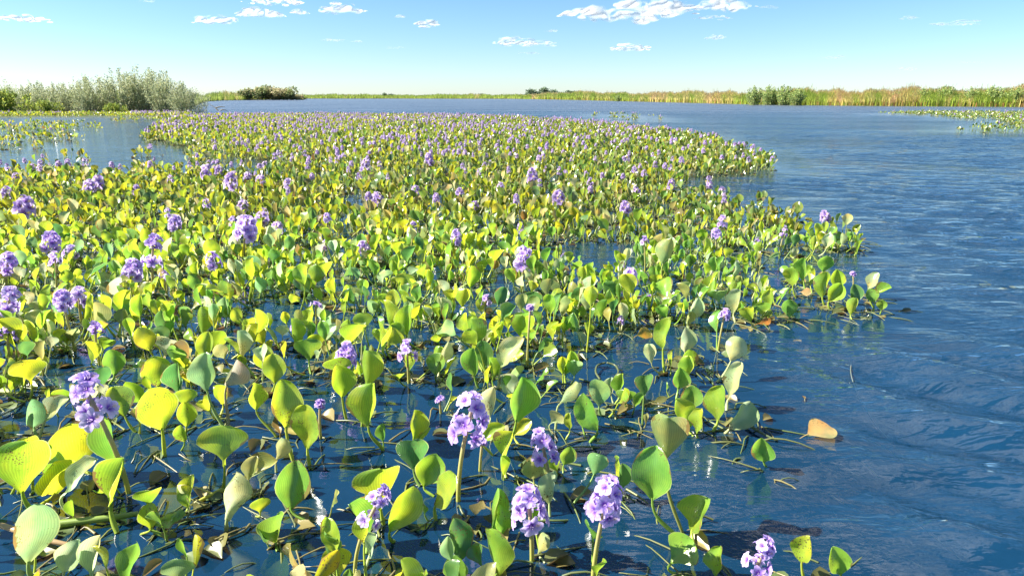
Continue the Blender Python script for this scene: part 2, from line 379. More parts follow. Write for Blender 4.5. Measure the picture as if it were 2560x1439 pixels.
# ------------------------------------------------------------------ plants: leaves and spikes set out from the photograph
def hl(cx, cy, L, W, ang, tn, rt=None, z=None):
    """one leaf as the photograph shows it: its blade's centre, length and width, slant, colour and where it meets the water"""
    if rt is None: rt = (cx+random.uniform(-12, 12), cy+L*.5+max(18, L*.42))
    root = np.array(on_z(*rt, 0)); depth_y = root[1]+random.uniform(-.01, .03)
    c = np.array(on_y(cx, cy, depth_y)); 
    if c[2] < .03: c = np.array(on_z(cx, cy, .035))
    c1 = np.array(on_y(cx+100, cy, c[1])); mpp = (c1[0]-c[0])/100
    Lm = L*mpp; Wm = W*mpp
    kind = 'fan' if W > 1.12*L else ('round' if W > .78*L else ('egg' if W > .5*L else 'narrow'))
    Lm2 = min(Lm*1.06, .19)
    natural = {'round': .9, 'egg': .8, 'fan': 1.1, 'narrow': .58}[kind]*Lm2
    ratio = min(1, Wm/natural); yaw = math.acos(ratio)*random.choice((-1, 1))*.8; ws = min(1.3, max(1.0 if Wm/natural <= 1 else Wm/natural, .8))
    a = R(ang); tilt = random.uniform(-.1, .35)
    A = np.array([math.sin(a), 0, math.cos(a)])+np.array([0, -tilt if random.random() < .35 else tilt, 0])
    view = np.array([-c[0], -c[1], H-c[2]]); view /= np.linalg.norm(view)
    side = np.cross(A, view); side /= np.linalg.norm(side)
    Nn = (view*math.cos(yaw)+side*math.sin(yaw))*random.choice((1, 1, 1, -1))
    An = A/np.linalg.norm(A)
    base = c-An*Lm2*.5
    if base[2] < .008: base[2] = .008
    return make_leaf(root, base, An, Nn, Lm2, kind, tn, ws)
HL = [
 (71,930,62,115,0,'yellow',(75,1000)),(391,1020,115,98,-3,'yellow',(412,1140)),(711,1012,112,84,0,'yellow',(732,1150)),(771,1065,110,64,5,'yellow',(775,1170)),
 (62,1162,140,128,10,'lime',(82,1275)),(187,1106,125,130,0,'yellow',(278,1195)),(139,1192,120,100,20,'yellow',(102,1262)),(281,1102,115,58,0,'green',(290,1200)),
 (202,1196,130,48,48,'pale',(195,1300)),(300,1196,150,48,24,'lime',(293,1332)),(79,1331,140,105,5,'blue',(78,1442)),(172,1390,84,56,20,'pale',(150,1470)),
 (243,1387,112,38,12,'pale',(222,1470)),(326,1413,104,48,15,'green',(310,1500)),(446,1430,56,92,5,'blue',(440,1500)),(558,1117,92,124,0,'lime',(556,1228)),
 (730,1214,112,110,3,'green',(775,1302)),(580,1237,132,66,15,'pale',(566,1325)),(652,1177,112,42,62,'olive',(642,1240)),(685,1327,88,74,0,'green',(694,1378)),
 (371,1245,62,76,10,'lime',(350,1300)),(375,1290,60,52,0,'yellow',(352,1335)),(412,1290,102,38,55,'green',(420,1342)),(468,1230,76,40,0,'lime',(462,1285)),
 (84,1038,76,66,20,'blue',(92,1092)),(139,1016,74,38,40,'pale',(96,1100)),(300,1001,76,70,-20,'yellow',(340,1080)),(333,980,60,56,-10,'lime',None),
 (464,997,48,56,0,'lime',(460,1062)),(464,1035,60,56,0,'yellow',(462,1085)),(509,930,92,64,-5,'blue',(560,1068)),(584,934,78,62,35,'pink',(572,1066)),
 (445,941,76,52,5,'dark',None),(389,930,72,74,0,'yellow',None),(637,990,66,62,0,'lime',(692,1092)),(550,986,62,34,0,'yellow',None),(457,1083,46,38,0,'lime',None),
 (685,922,68,66,0,'yellow',None),(850,952,82,70,-3,'yellow',(868,1052)),(918,924,92,64,5,'lime',(905,1065)),(920,1012,106,88,0,'lime',(958,1125)),
 (1296,997,108,98,6,'green',(1255,1120)),(1229,1005,92,46,5,'pale',None),(1034,1061,72,60,0,'lime',None),(1032,1132,88,96,0,'dark',(1050,1215)),
 (1073,1177,80,78,20,'lime',(1085,1240)),(1118,1230,112,62,35,'lime',(1090,1300)),(948,1222,124,142,0,'lime',(960,1310)),(905,1304,112,58,-10,'green',(915,1385)),
 (1002,1274,114,66,28,'lime',(985,1352)),(927,1357,82,42,10,'pale',(912,1425)),(1335,1170,68,70,0,'olive',(1342,1245)),(1373,1218,78,48,0,'pale',(1375,1290)),
 (1227,1274,112,48,-4,'green',(1226,1342)),(1253,1304,72,40,5,'green',None),(1148,1349,102,56,0,'dark',(1150,1430)),(1245,1383,114,66,0,'lime',(1232,1452)),
 (1140,1425,62,66,0,'green',(1140,1490)),(1354,1357,54,32,15,'pale',None),(1275,1110,114,42,18,'lime',(1265,1195)),(1230,1080,62,48,45,'yellow',None),
 (1305,1068,52,46,40,'yellow',None),(1418,982,78,36,30,'pale',(1388,1075)),(1388,1046,40,46,40,'pale',None),(1425,1054,48,24,0,'lime',None),(1470,1035,92,66,-30,'green',(1475,1105)),
 (1497,982,62,52,0,'blue',None),(1549,960,54,28,0,'lime',None),(1564,994,44,52,0,'green',None),(1612,960,62,56,0,'dark',(1606,1062)),(1418,1140,46,42,20,'green',None),
 (1493,1158,58,64,15,'blue',(1430,1262)),(1550,1190,64,42,0,'dark',None),(1632,1188,128,118,-2,'green',(1700,1345)),(1666,1092,118,108,0,'olive',(1706,1330)),
 (1742,1281,118,72,4,'lime',(1735,1372)),(1697,1384,84,96,35,'lime',(1720,1440)),(1790,1401,74,42,0,'lime',(1790,1462)),(2007,1372,78,50,-5,'yellow',(2012,1448)),
 (2096,1405,74,68,-20,'lime',(2072,1470)),(1908,1124,68,70,-10,'green',(1916,1166)),(1848,1037,84,46,36,'pale',(1812,1082)),(1840,954,98,46,20,'pale',(1816,1026)),
 (1790,1007,88,50,-10,'lime',(1782,1078)),(1728,995,58,56,0,'green',None),(1711,1037,88,52,-16,'lime',(1735,1090)),(1748,1053,62,36,5,'yellow',(1745,1094)),
 (1699,945,58,52,0,'green',None),(1719,917,58,42,0,'lime',None),(1885,1037,42,38,0,'dark',None),(1780,714,58,46,0,'lime',(1786,768)),(1658,834,78,40,-3,'lime',(1662,935)),
 (1716,852,60,48,0,'pale',None),(1720,901,62,44,0,'lime',None),(1840,873,62,58,24,'pale',(1792,955)),(2010,672,56,40,-4,'green',(2015,730)),(2063,658,44,38,0,'green',(2058,735)),
 (2184,704,46,30,22,'pale',(2170,748)),(2092,697,46,42,0,'lime',(2085,755)),(2057,711,62,38,0,'yellow',(2062,765)),(2089,732,50,48,30,'lime',(2075,775)),(2135,767,44,30,12,'lime',(2130,798)),
 (2205,762,27,27,0,'green',(2200,785)),(2180,739,34,32,-20,'green',(2182,778)),(2205,728,44,24,60,'lime',(2186,775)),(2138,735,46,36,0,'dark',(2140,780)),
 (1843,753,66,36,8,'pale',(1838,806)),(1924,746,42,32,0,'lime',(1920,800)),(1973,771,42,40,0,'green',(1970,805)),(1906,774,36,42,0,'lime',(1910,808)),(1984,690,46,38,0,'lime',(1990,745)),
 (1730,771,62,42,15,'pale',(1722,825)),(1463,690,56,42,0,'lime',None),(1512,697,52,34,0,'green',None),(1477,740,46,46,0,'yellow',(1467,880)),(1667,630,62,52,20,'olive',(1660,720)),
 (1544,718,44,30,10,'lime',None),(1272,880,88,60,25,'pale',(1245,970)),(1185,905,70,56,0,'green',None),(1103,885,72,36,8,'pale',None),(1015,800,72,58,0,'lime',(1005,870)),
 (505,800,66,52,0,'lime',(508,860)),(600,860,66,38,0,'pale',(600,925)),(660,895,60,60,0,'yellow',(655,950)),(1418,905,60,40,10,'lime',None),(980,848,52,62,30,'yellow',None),
 (418,868,60,72,20,'pale',None),(283,905,60,60,0,'green',None),(105,905,30,30,0,'lime',None),(770,880,60,70,0,'green',None),(1175,690,60,42,0,'lime',None),(560,770,50,40,0,'blue',None),
 (1410,762,50,34,10,'olive',None),(700,1120,60,40,20,'pale',(690,1180)),(650,1265,44,50,0,'lime',(640,1290)),(1640,700,40,36,0,'lime',None),(2118,548,26,26,0,'pale',(2112,600)),
 (2045,575,34,22,0,'lime',(2048,620)),(2125,592,24,26,0,'green',(2128,620)),(2090,600,30,24,0,'dark',(2092,628)),(1995,520,30,28,0,'lime',None),(1898,490,20,20,0,'green',None),
]
# flowering spikes: centre, height, width, style, foot of the stalk (None = straight below)
HF = [
 (222,990,140,112,'tiers',(322,1235)),(1175,1040,152,104,'full',(1146,1255)),(1357,1115,108,84,'head',(1375,1240)),(1323,1262,118,104,'full',(1330,1405)),
 (1517,1245,132,108,'full',(1482,1455)),(940,1262,142,74,'tiers',(888,1440)),(1905,1385,118,78,'tiers',(1868,1500)),(865,885,74,62,'full',None),(1018,876,62,56,'sparse',(1022,960)),
 (238,828,46,62,'single',(250,915)),(382,625,92,60,'tiers',(385,725)),(332,672,60,54,'full',None),(126,601,56,52,'full',None),(20,655,62,54,'full',None),(24,745,76,62,'tiers',(25,850)),
 (20,832,40,66,'single',(28,915)),(198,738,50,58,'head',(205,810)),(178,628,36,40,'sparse',None),(533,650,50,50,'sparse',(545,720)),(412,690,28,40,'single',None),(437,556,46,40,'full',None),
 (615,568,66,66,'full',None),(656,540,48,40,'head',None),(694,568,34,38,'head',None),(606,514,36,36,'head',None),(62,512,50,56,'full',None),(16,480,34,34,'head',None),(222,465,36,34,'head',None),
 (245,456,40,36,'full',None),(340,475,36,24,'full',None),(1140,592,50,34,'full',(1138,660)),(1310,645,70,52,'full',(1305,730)),(1574,690,50,48,'full',(1565,790)),(1556,652,24,32,'sparse',None),
 (1610,600,22,26,'sparse',(1612,680)),(1790,582,26,34,'head',(1788,640)),(1893,605,30,20,'head',None),(1960,580,42,22,'sparse',(1948,640)),(2062,540,34,32,'full',(2066,590)),
 (1812,784,30,36,'head',(1795,880)),(790,765,26,40,'single',None),(1216,750,36,32,'sparse',None),(740,816,30,40,'single',None),(908,615,30,38,'head',None),(816,610,42,26,'head',None),
 (1396,492,40,38,'full',None),(1563,516,32,34,'full',(1567,570)),(1331,438,42,34,'full',None),(1040,480,40,30,'full',None),(944,495,34,40,'head',None),(721,460,34,32,'head',None),
 (578,450,50,40,'full',None),(515,428,40,30,'full',None),(547,425,28,26,'head',None),(375,366,16,14,'head',(376,392)),(1678,459,32,24,'full',(1675,500)),(1773,456,40,20,'full',(1772,500)),
 (1805,478,28,24,'head',(1803,510)),(1187,513,24,26,'head',None),(1302,570,36,24,'full',None),(1413,640,20,28,'single',None),(1590,476,28,26,'head',None),(1072,397,34,30,'full',None),
 (915,412,44,28,'full',None),(650,446,24,26,'head',None),(620,440,26,26,'head',None),(1860,360,14,14,'head',None),(2133,688,18,8,'bud',(2131,740)),(800,1015,36,14,'bud',(802,1100)),
 (1325,780,46,14,'bud',(1318,920)),(1620,745,34,14,'bud',None),(1552,800,26,22,'sparse',None),(340,735,26,36,'single',None),(1100,1010,30,12,'bud',None),(1205,1110,28,12,'bud',(1200,1180)),
]
plants = []      # dict(root, leaves, spikes, hand)
def near_plant(root, r):
    best = None
    for p in plants:
        d = math.hypot(p['root'][0]-root[0], p['root'][1]-root[1])
        if d < r and len(p['leaves']) < 7 and (best is None or d < best[0]): best = (d, p)
    return best[1] if best else None
for a in HL:
    l = hl(*a)
    p = near_plant(l.root, .085)
    if p is None: p = dict(root=l.root.copy(), leaves=[], spikes=[], hand=True); plants.append(p)
    p['leaves'].append(l)
for (cx, cy, h, wd, st, rt) in HF:
    if rt is None: rt = (cx+random.uniform(-6, 6), cy+h*.5+wd*.9)
    root = np.array(on_z(*rt, -.005)); c = np.array(on_y(cx, cy, root[1]-.005)); mpp = (on_y(cx+100, cy, c[1]).x-c[0])/100
    c[2] = max(c[2], .05)
    s = make_spike(root, c, h*mpp, max(wd*mpp*.88, .02), st, lean=((c[0]-root[0])*1.6, 0, max(.12, c[2]-root[2])) )
    p = near_plant(root, .11)
    if p is None or p['spikes']: p = dict(root=root.copy(), leaves=[], spikes=[], hand=True); plants.append(p)
    p['spikes'].append(s); p['hf'] = (cx, cy)
for p in plants:     # every plant has its rosette, small inner leaves fill it out
    px, py, _ = proj(p['root'])
    want = 2 if py[0] > 980 else (3 if py[0] > 700 else 5)
    if px[0] > 1700 and py[0] > 640: want = 1
    while len(p['leaves']) < want:
        l = random_leaf(p['root'], px=px[0], size=.62 if py[0] > 980 else .85); p['leaves'].append(l)

# random plants over the rest of the mat
SP = .255
gx, gy = np.meshgrid(np.arange(-46, 46, SP), np.arange(.55, 62, SP)); gx = gx.ravel(); gy = gy.ravel()
gx = gx+rng.uniform(-.5, .5, gx.shape)*SP; gy = gy+rng.uniform(-.5, .5, gy.shape)*SP
PX, PY, DEP = proj(np.c_[gx, gy, gx*0])
keep = (rng.random(gx.shape) < density(PX, PY)) & (PX > -900) & (PX < 3300)
gx, gy, PX, PY, DEP = gx[keep], gy[keep], PX[keep], PY[keep], DEP[keep]
hand_xy = np.array([p['root'][:2] for p in plants])
for x, y, px, py in zip(gx, gy, PX, PY):
    if py > 640 and np.min(np.hypot(hand_xy[:, 0]-x, hand_xy[:, 1]-y)) < .11: continue
    p = dict(root=np.array([x, y, 0.]), leaves=[], spikes=[], hand=False, px=px, py=py)
    far = y > 11
    n = random.randint(6, 10) if not far else random.randint(6, 9)
    sz = 1.0
    if px > 1650 and py > 500: sz = .85
    if py > 960: n = random.randint(4, 6); sz = .85
    for _ in range(n):
        rr = (x+random.gauss(0, .07), y+random.gauss(0, .07)) if far or py < 900 else (x+random.gauss(0, .02), y+random.gauss(0, .02))
        p['leaves'].append(random_leaf(rr, far, px, sz*random.uniform(.8, 1.12)))
    if py > 470:
        for _ in range(3): p['leaves'].append(random_leaf((x+random.gauss(0, .06), y+random.gauss(0, .06)), far, px, random.uniform(.45, .75)))
    pf = .02 if py > 760 else (.05 if py > 480 else (.30 if py > 330 else .42))
    pf *= .25+1.5*max(0, min(1, .5+.5*math.sin(x*.9+1.7*math.sin(y*.45))*math.cos(y*.7+x*.3)))
    if px > 1980 or (px < 330 and py < 400): pf = .06
    if random.random() < pf:
        hgt = random.uniform(.17, .26); h = random.uniform(.06, .12); wd = random.uniform(.045, .08)
        if far: wd *= .95; h *= .95
        s = make_spike((x, y, -.01), (x+random.gauss(0, .02), y+random.gauss(0, .02), hgt), h, wd, random.choice(['full', 'full', 'head', 'sparse', 'tiers']) if not far else 'full')
        p['spikes'].append(s)
    plants.append(p)
for p in plants:
    px, py, dep = proj(p['root']+np.array([0, 0, .08])); p['px'], p['py'], p['dep'] = px[0], py[0], dep[0]
inframe = [p for p in plants if -15 < p['px'] < 2575 and p['py'] < 1490]
inframe.sort(key=lambda p: p['dep']); own = inframe[:300]
own_ids = set(id(p) for p in own); rest = [p for p in plants if id(p) not in own_ids]
print('plants', len(plants), 'own depth to', own[-1]['dep'], 'leaves', sum(len(p['leaves']) for p in plants), 'spikes', sum(len(p['spikes']) for p in plants))

def stalk_color(l): return tuple(np.clip(np.array(l.tc)*.75+np.array([.09, .07, .01]), 0, 1))
def petiole(l, n=8, sides=6):
    r0 = .0031*(l.L/.09)**.7; P = bez(*l.stalk, n); t = np.linspace(0, 1, n)
    rad = r0*(1.25-.35*t+.55*np.exp(-((t-.35)/.22)**2)*.6); rad[-1] *= .7
    return tube(P, rad, sides)
def spike_color(s, i):
    return (.42, .36, .05) if s.style != 'tiers' else (.50, .33, .16)
def stalk_arr(s, sides=7): return tube(s.pts, s.rad, sides)

# the 300 that show largest: each its own rosette with leaves, stalks, spikes and flowers
for p in own:
    e = empty('water_hyacinth', p['root']); p['obj'] = e; rt = p['root']
    for l in p['leaves']:
        m3 = l.rot*np.array([l.W, l.L, l.L])[None, :]
        M = Matrix([[*m3[i], l.base[i]-rt[i]] for i in range(3)]+[[0, 0, 0, 1]])
        o = link('leaf', BL_ME[l.var], e, M, l.tc)
        V, F = petiole(l); a = Acc()
        a.add(V-rt, F, (1, 1, 1)); so = link('stalk', a.mesh('stalk_shape', [M_stalk]), e, None, stalk_color(l))
        so.parent = o; so.matrix_parent_inverse = M.inverted()
    for s in p['spikes']:
        V, F = stalk_arr(s); a = Acc(); nring = len(s.pts)
        tt = np.repeat(np.linspace(0, 1, nring), 7)[:, None]
        c = np.array([.46, .44, .05])*(1-tt)+np.array([.56, .38, .30])*tt
        a.add(V-rt, F, c); so = link('flower_spike', a.mesh('spike_shape', [M_stalk_s]), e)
        for pos, Rm, sc, v in s.fl:
            m3 = Rm*sc; M = Matrix([[*m3[i], pos[i]-rt[i]] for i in range(3)]+[[0, 0, 0, 1]])
            link('flower' if v < 6 else 'bud', FL_ME[v], so, M)

# all the rest of the mat as one mass
A = Acc()
for p in rest:
    y = p['root'][1]
    for l in p['leaves']:
        V, F, uv = (BL_MD if y < 11 else BL_LO)[l.var % 12]
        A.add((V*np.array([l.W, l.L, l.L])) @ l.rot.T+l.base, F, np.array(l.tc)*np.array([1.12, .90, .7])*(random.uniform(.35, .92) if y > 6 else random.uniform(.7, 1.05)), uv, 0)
        if y < 26:
            V, F = petiole(l, 4, 3); A.add(V, F, stalk_color(l), None, 1)
    for s in p['spikes']:
        V, F = tube(s.pts[::2], s.rad[::2], 3); A.add(V, F, (.42, .36, .06), None, 1)
        for pos, Rm, sc, v in s.fl:
            V, F, C = FL_LO[v % 4]; A.add(V*sc*1.1 @ Rm.T+pos, F, C*.82, None, 2)
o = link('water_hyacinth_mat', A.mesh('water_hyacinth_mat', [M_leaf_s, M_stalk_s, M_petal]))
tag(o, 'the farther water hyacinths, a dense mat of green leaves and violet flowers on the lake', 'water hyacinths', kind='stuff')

# tangled runners and dead stems lying on the water inside the mat
A = Acc()
cnt = 0
for p in plants:
    y = p['root'][1]
    if y > 22: continue
    k = 7 if y < 9 else 4
    if p['hand'] and p['py'] > 960: k = 5
    for _ in range(k):
        a0 = random.uniform(0, 6.28); Ls = random.uniform(.06, .22); x0 = p['root'][0]+random.gauss(0, .05); y0 = y+random.gauss(0, .05)
        dx, dy = math.cos(a0)*Ls, math.sin(a0)*Ls; b = random.uniform(-.05, .05)
        P = bez((x0, y0, random.uniform(-.015, .01)), (x0+dx*.3-b, y0+dy*.3+b, random.uniform(0, .03)), (x0+dx*.7+b, y0+dy*.7, random.uniform(0, .02)), (x0+dx, y0+dy, -.015), 6 if y < 9 else 4)
        V, F = tube(P, np.linspace(random.uniform(.0018, .0042), .0012, len(P)), 5 if y < 9 else 3)
        c = random.choice([(.05, .035, .012), (.10, .07, .02), (.18, .16, .03), (.22, .13, .06), (.09, .10, .02)])
        A.add(V, F, c)
    for _ in range(0 if random.random() < .3 else (2 if p['py'] > 900 else 3)):      # flat, browned leaf lying on the water
        V, F, uv = BL_MD[random.randrange(12)]; l = random.uniform(.04, .08); a0 = random.uniform(0, 6.28)
        Rm = frame((math.cos(a0), math.sin(a0), random.uniform(-.1, .15)), (random.uniform(-.2, .2), random.uniform(-.2, .2), 1))
        A.add(V*l @ Rm.T+np.array([p['root'][0]+random.gauss(0, .07), y+random.gauss(0, .07), .004]), F, random.choice([(.07, .04, .012), (.14, .08, .02), (.20, .10, .03), (.05, .06, .015)]))
o = link('dead_stems', A.mesh('dead_stems', [M_stalk_s]))
tag(o, 'brown dead stems and fallen leaves tangled on the water between the hyacinths', 'plant litter', kind='stuff')

# submerged roots and weed
A = Acc()
for p in own:
    if p['dep'] > 4.2: continue
    for _ in range(9):
        x0, y0 = p['root'][0], p['root'][1]; a0 = random.uniform(0, 6.28); l = random.uniform(.05, .16); d = random.uniform(.02, .09)
        P = bez((x0, y0, -.004), (x0+math.cos(a0)*l*.3, y0+math.sin(a0)*l*.3, -.01-d*.3), (x0+math.cos(a0)*l*.7, y0+math.sin(a0)*l*.7, -d*.6), (x0+math.cos(a0+.4)*l, y0+math.sin(a0+.4)*l, -d), 6)
        V, F = tube(P, np.linspace(.0022, .0006, 6), 4); A.add(V, F, random.choice([(.10, .05, .02), (.16, .08, .03), (.20, .15, .04)]))
for _ in range(700):
    px = random.gauss(1660, 130) if random.random() < .65 else random.uniform(500, 2150); py = random.uniform(1080, 1500)
    q = on_z(px, py, -.04); a0 = random.gauss(-.55, .5); l = random.uniform(.06, .30); z0 = -random.uniform(.002, .05); b = random.gauss(0, .05)
    P = bez((q.x, q.y, z0), (q.x+math.cos(a0)*l*.3, q.y+math.sin(a0)*l*.3+b, z0-.01), (q.x+math.cos(a0)*l*.7, q.y+math.sin(a0)*l*.7+b, z0), (q.x+math.cos(a0)*l, q.y+math.sin(a0)*l, z0-.02), 7)
    V, F = tube(P, random.choice([.0008, .001, .0015, .0025]), 3); A.add(V, F, random.choice([(.60, .52, .25), (.45, .34, .14), (.40, .24, .12), (.50, .48, .18)]))
for _ in range(200):
    px = random.gauss(1780, 220) if random.random() < .6 else random.uniform(300, 2000); py = random.uniform(1060, 1480); q = on_z(px, py, -.05)
    V, F, uv = BL_MD[random.randrange(12)]; l = random.uniform(.012, .05); a0 = random.uniform(0, 6.28)
    Rm = frame((math.cos(a0), math.sin(a0), 0), (rng.normal(0, .3), rng.normal(0, .3), 1)); A.add(V*l @ Rm.T+np.array([q.x, q.y, -random.uniform(.03, .1)]), F, random.choice([(.30, .14, .07), (.20, .09, .04), (.35, .24, .14)]))
o = link('water_weed', A.mesh('water_weed', [M_stalk_s]))
tag(o, 'fine brown roots and thready weed drifting just under the clear water', 'water weed', kind='stuff')

# ------------------------------------------------------------------ single floating things
def curve_thing(name, pxs, zs, r0, r1, colr, label, cat, n=10):
    P = np.array([on_z(x, y, z) for (x, y), z in zip(pxs, zs)], float)
    t = np.linspace(0, len(P)-1, n*(len(P)-1)+1)
    Q = np.stack([np.interp(t, range(len(P)), P[:, k]) for k in range(3)], 1)
    for _ in range(12): Q[1:-1] = (Q[:-2]+Q[1:-1]*2+Q[2:])/4
    V, F = tube(Q, np.linspace(r0, r1, len(Q)), 7); a = Acc(); a.add(V-Q[0], F, colr)
    o = link(name, a.mesh(name, [M_stalk_s]), None, Matrix.Translation(Q[0])); return tag(o, label, cat)
curve_thing('looped_stem', [(1500, 948), (1488, 930), (1492, 912), (1515, 905), (1540, 912), (1548, 930), (1535, 944)], [0, .012, .02, .025, .02, .012, 0], .0045, .004, (.05, .035, .02), 'dark loop of bent stem standing out of the open water', 'stem')
curve_thing('sunken_stem', [(1945, 1180), (1975, 1235), (2010, 1290), (2030, 1340)], [-.004, -.012, -.02, -.04], .0035, .003, (.50, .34, .05), 'yellow brown stem slanting just under the water below the round floating leaf', 'stem')
curve_thing('white_tendril', [(1975, 1188), (2040, 1220), (2090, 1285), (2108, 1330), (2090, 1375), (2030, 1345)], [-.002]*6, .0012, .0008, (.45, .45, .42), 'thin pale tendril curling in the open water past the yellow stem', 'tendril')
curve_thing('drifting_root', [(2130, 890), (2125, 935), (2150, 1000), (2190, 1065), (2230, 1105)], [-.003, -.008, -.012, -.02, -.03], .0016, .001, (.26, .22, .20), 'long thin root trailing through the open blue water', 'root')
curve_thing('bare_twig', [(1482, 892), (1520, 862), (1552, 835), (1575, 812)], [.002, .012, .02, .03], .0028, .0018, (.07, .045, .025), 'dark bare twig poking across the pond beside the bent violet spike', 'twig')
curve_thing('black_driftwood', [(1868, 1058), (1900, 1080), (1945, 1102)], [.012, .012, .003], .006, .003, (.02, .016, .012), 'short black stick among leaves at the edge of the mat', 'driftwood')
curve_thing('reddish_runner', [(0, 1312), (60, 1330), (130, 1352), (175, 1362)], [.03, .035, .03, .02], .008, .006, (.55, .30, .18), 'thick pinkish runner lying low behind the pale cupped leaf', 'stem')
curve_thing('green_runner', [(130, 1310), (220, 1300), (300, 1290), (345, 1283)], [.015, .02, .02, .012], .011, .007, (.22, .30, .04), 'fat green floating runner joining two foreground plants', 'stem')
curve_thing('yellow_runner', [(478, 1262), (520, 1240), (560, 1222)], [.0, .008, .012], .004, .008, (.50, .46, .04), 'short swollen yellow runner lying on calm water', 'stem')
def float_leaf(name, px, py, L, ang, tn, label, z=.012, tiltx=.0, kind='round', n3=None):
    c = on_z(px, py, z); a = R(ang); A_ = np.array([math.sin(a), math.cos(a), .12]); nn = n3 or (random.uniform(-.15, .15), -.25+tiltx, 1)
    Rm = frame(A_, nn); V, F, uv = BL_HI[BY_KIND[kind][1]]
    a = Acc(); a.add(V*np.array([L*1.1, L*.35, L]) @ Rm.T-Rm[:, 2]*L*.5, F, (1, 1, 1), uv)
    o = link(name, a.mesh(name, [M_leaf]), None, Matrix.Translation(c), tn)
    b = -Rm[:, 2]*L*.5; V, F = tube([b, b-Rm[:, 2]*L*.18+np.array([0, 0, -.002]), b-Rm[:, 2]*L*.32+np.array([0, 0, -.006])], [.002, .0015, .001], 5)
    a = Acc(); a.add(V, F, (1, 1, 1)); s = link('stalk', a.mesh('stalk', [M_stalk]), o, None, tuple(np.array(tn)*.6))
    return tag(o, label, 'leaf')
float_leaf('dry_floating_leaf', 2052, 1074, 1*.105, 70, (.85, .50, .20), 'dry tan orange leaf floating alone on open blue water', .024, 0, 'round', (-.12, -.34, 1))
float_leaf('curled_brown_leaf', 2010, 993, .024, 10, (.28, .12, .03), 'tiny curled brown leaf floating beyond the dry tan one', .01, -1.2, 'narrow')
float_leaf('dark_floating_leaf', 2264, 776, .062, 85, (.07, .05, .03), 'dark flat leaf trailing off the tip of the mat', .005, -.2, 'narrow')
float_leaf('orange_dead_leaf', 1912, 805, .072, 75, (.70, .22, .02), 'orange brown dead leaf at the waterline of the jutting mat', .018, -.9, 'narrow')
float_leaf('golden_dead_leaf', 1610, 832, .08, 60, (.75, .42, .01), 'golden yellow leaf lying slanted beside the bare twig', .02, -1.0, 'egg')
float_leaf('coppery_leaf', 2015, 730, .05, 120, (.75, .40, .20), 'copper coloured leaf standing between green leaves of the jutting mat', .05, -1.6, 'round')
float_leaf('pink_sunken_leaf', 1990, 856, .06, 80, (.42, .25, .28), 'pinkish leaf showing under the water off the mat edge', -.006, -.1, 'narrow')
float_leaf('folded_brown_leaf', 1650, 1000, .055, 80, (.22, .15, .03), 'folded olive brown leaf lying flat on the water behind the big round leaf', .018, -.4, 'narrow')

# ------------------------------------------------------------------ banks, reeds, bushes, trees
SHORE_R = [(700, 249), (760, 247), (1000, 247), (1280, 247.6), (1400, 249.5), (1500, 252), (1700, 257), (1900, 262), (2150, 265), (2560, 268), (3100, 272), (3600, 274)]
SHORE_L = [(-700, 279), (200, 278), (420, 277), (480, 268), (515, 254), (560, 251.5), (700, 249)]
SH = SHORE_L+SHORE_R[1:]
pts = [on_z(x, y, 0) for x, y in SH]
V = []; F = []
for i, p in enumerate(pts):
    d = Vector((p.x, p.y, 0)).normalized(); L_ = Vector((p.x, p.y, 0)).length
    for k, (dist, z) in enumerate(((-1.0, -.5), (.6, .10), (3.0, .28), (12, .35), (400, .4), (6000, .4))): 
        q = d*(L_+dist); V.append((q.x, q.y, z))
a = Acc(); a.add(V, gridF(6, len(pts)), (1, 1, 1)); o = link('marsh_land', a.mesh('marsh_land', [M_soil])); tag(o, kind='structure')
def shore_at(px):
    xs = [s[0] for s in SH]; ys = [s[1] for s in SH]; return np.interp(px, xs, ys)
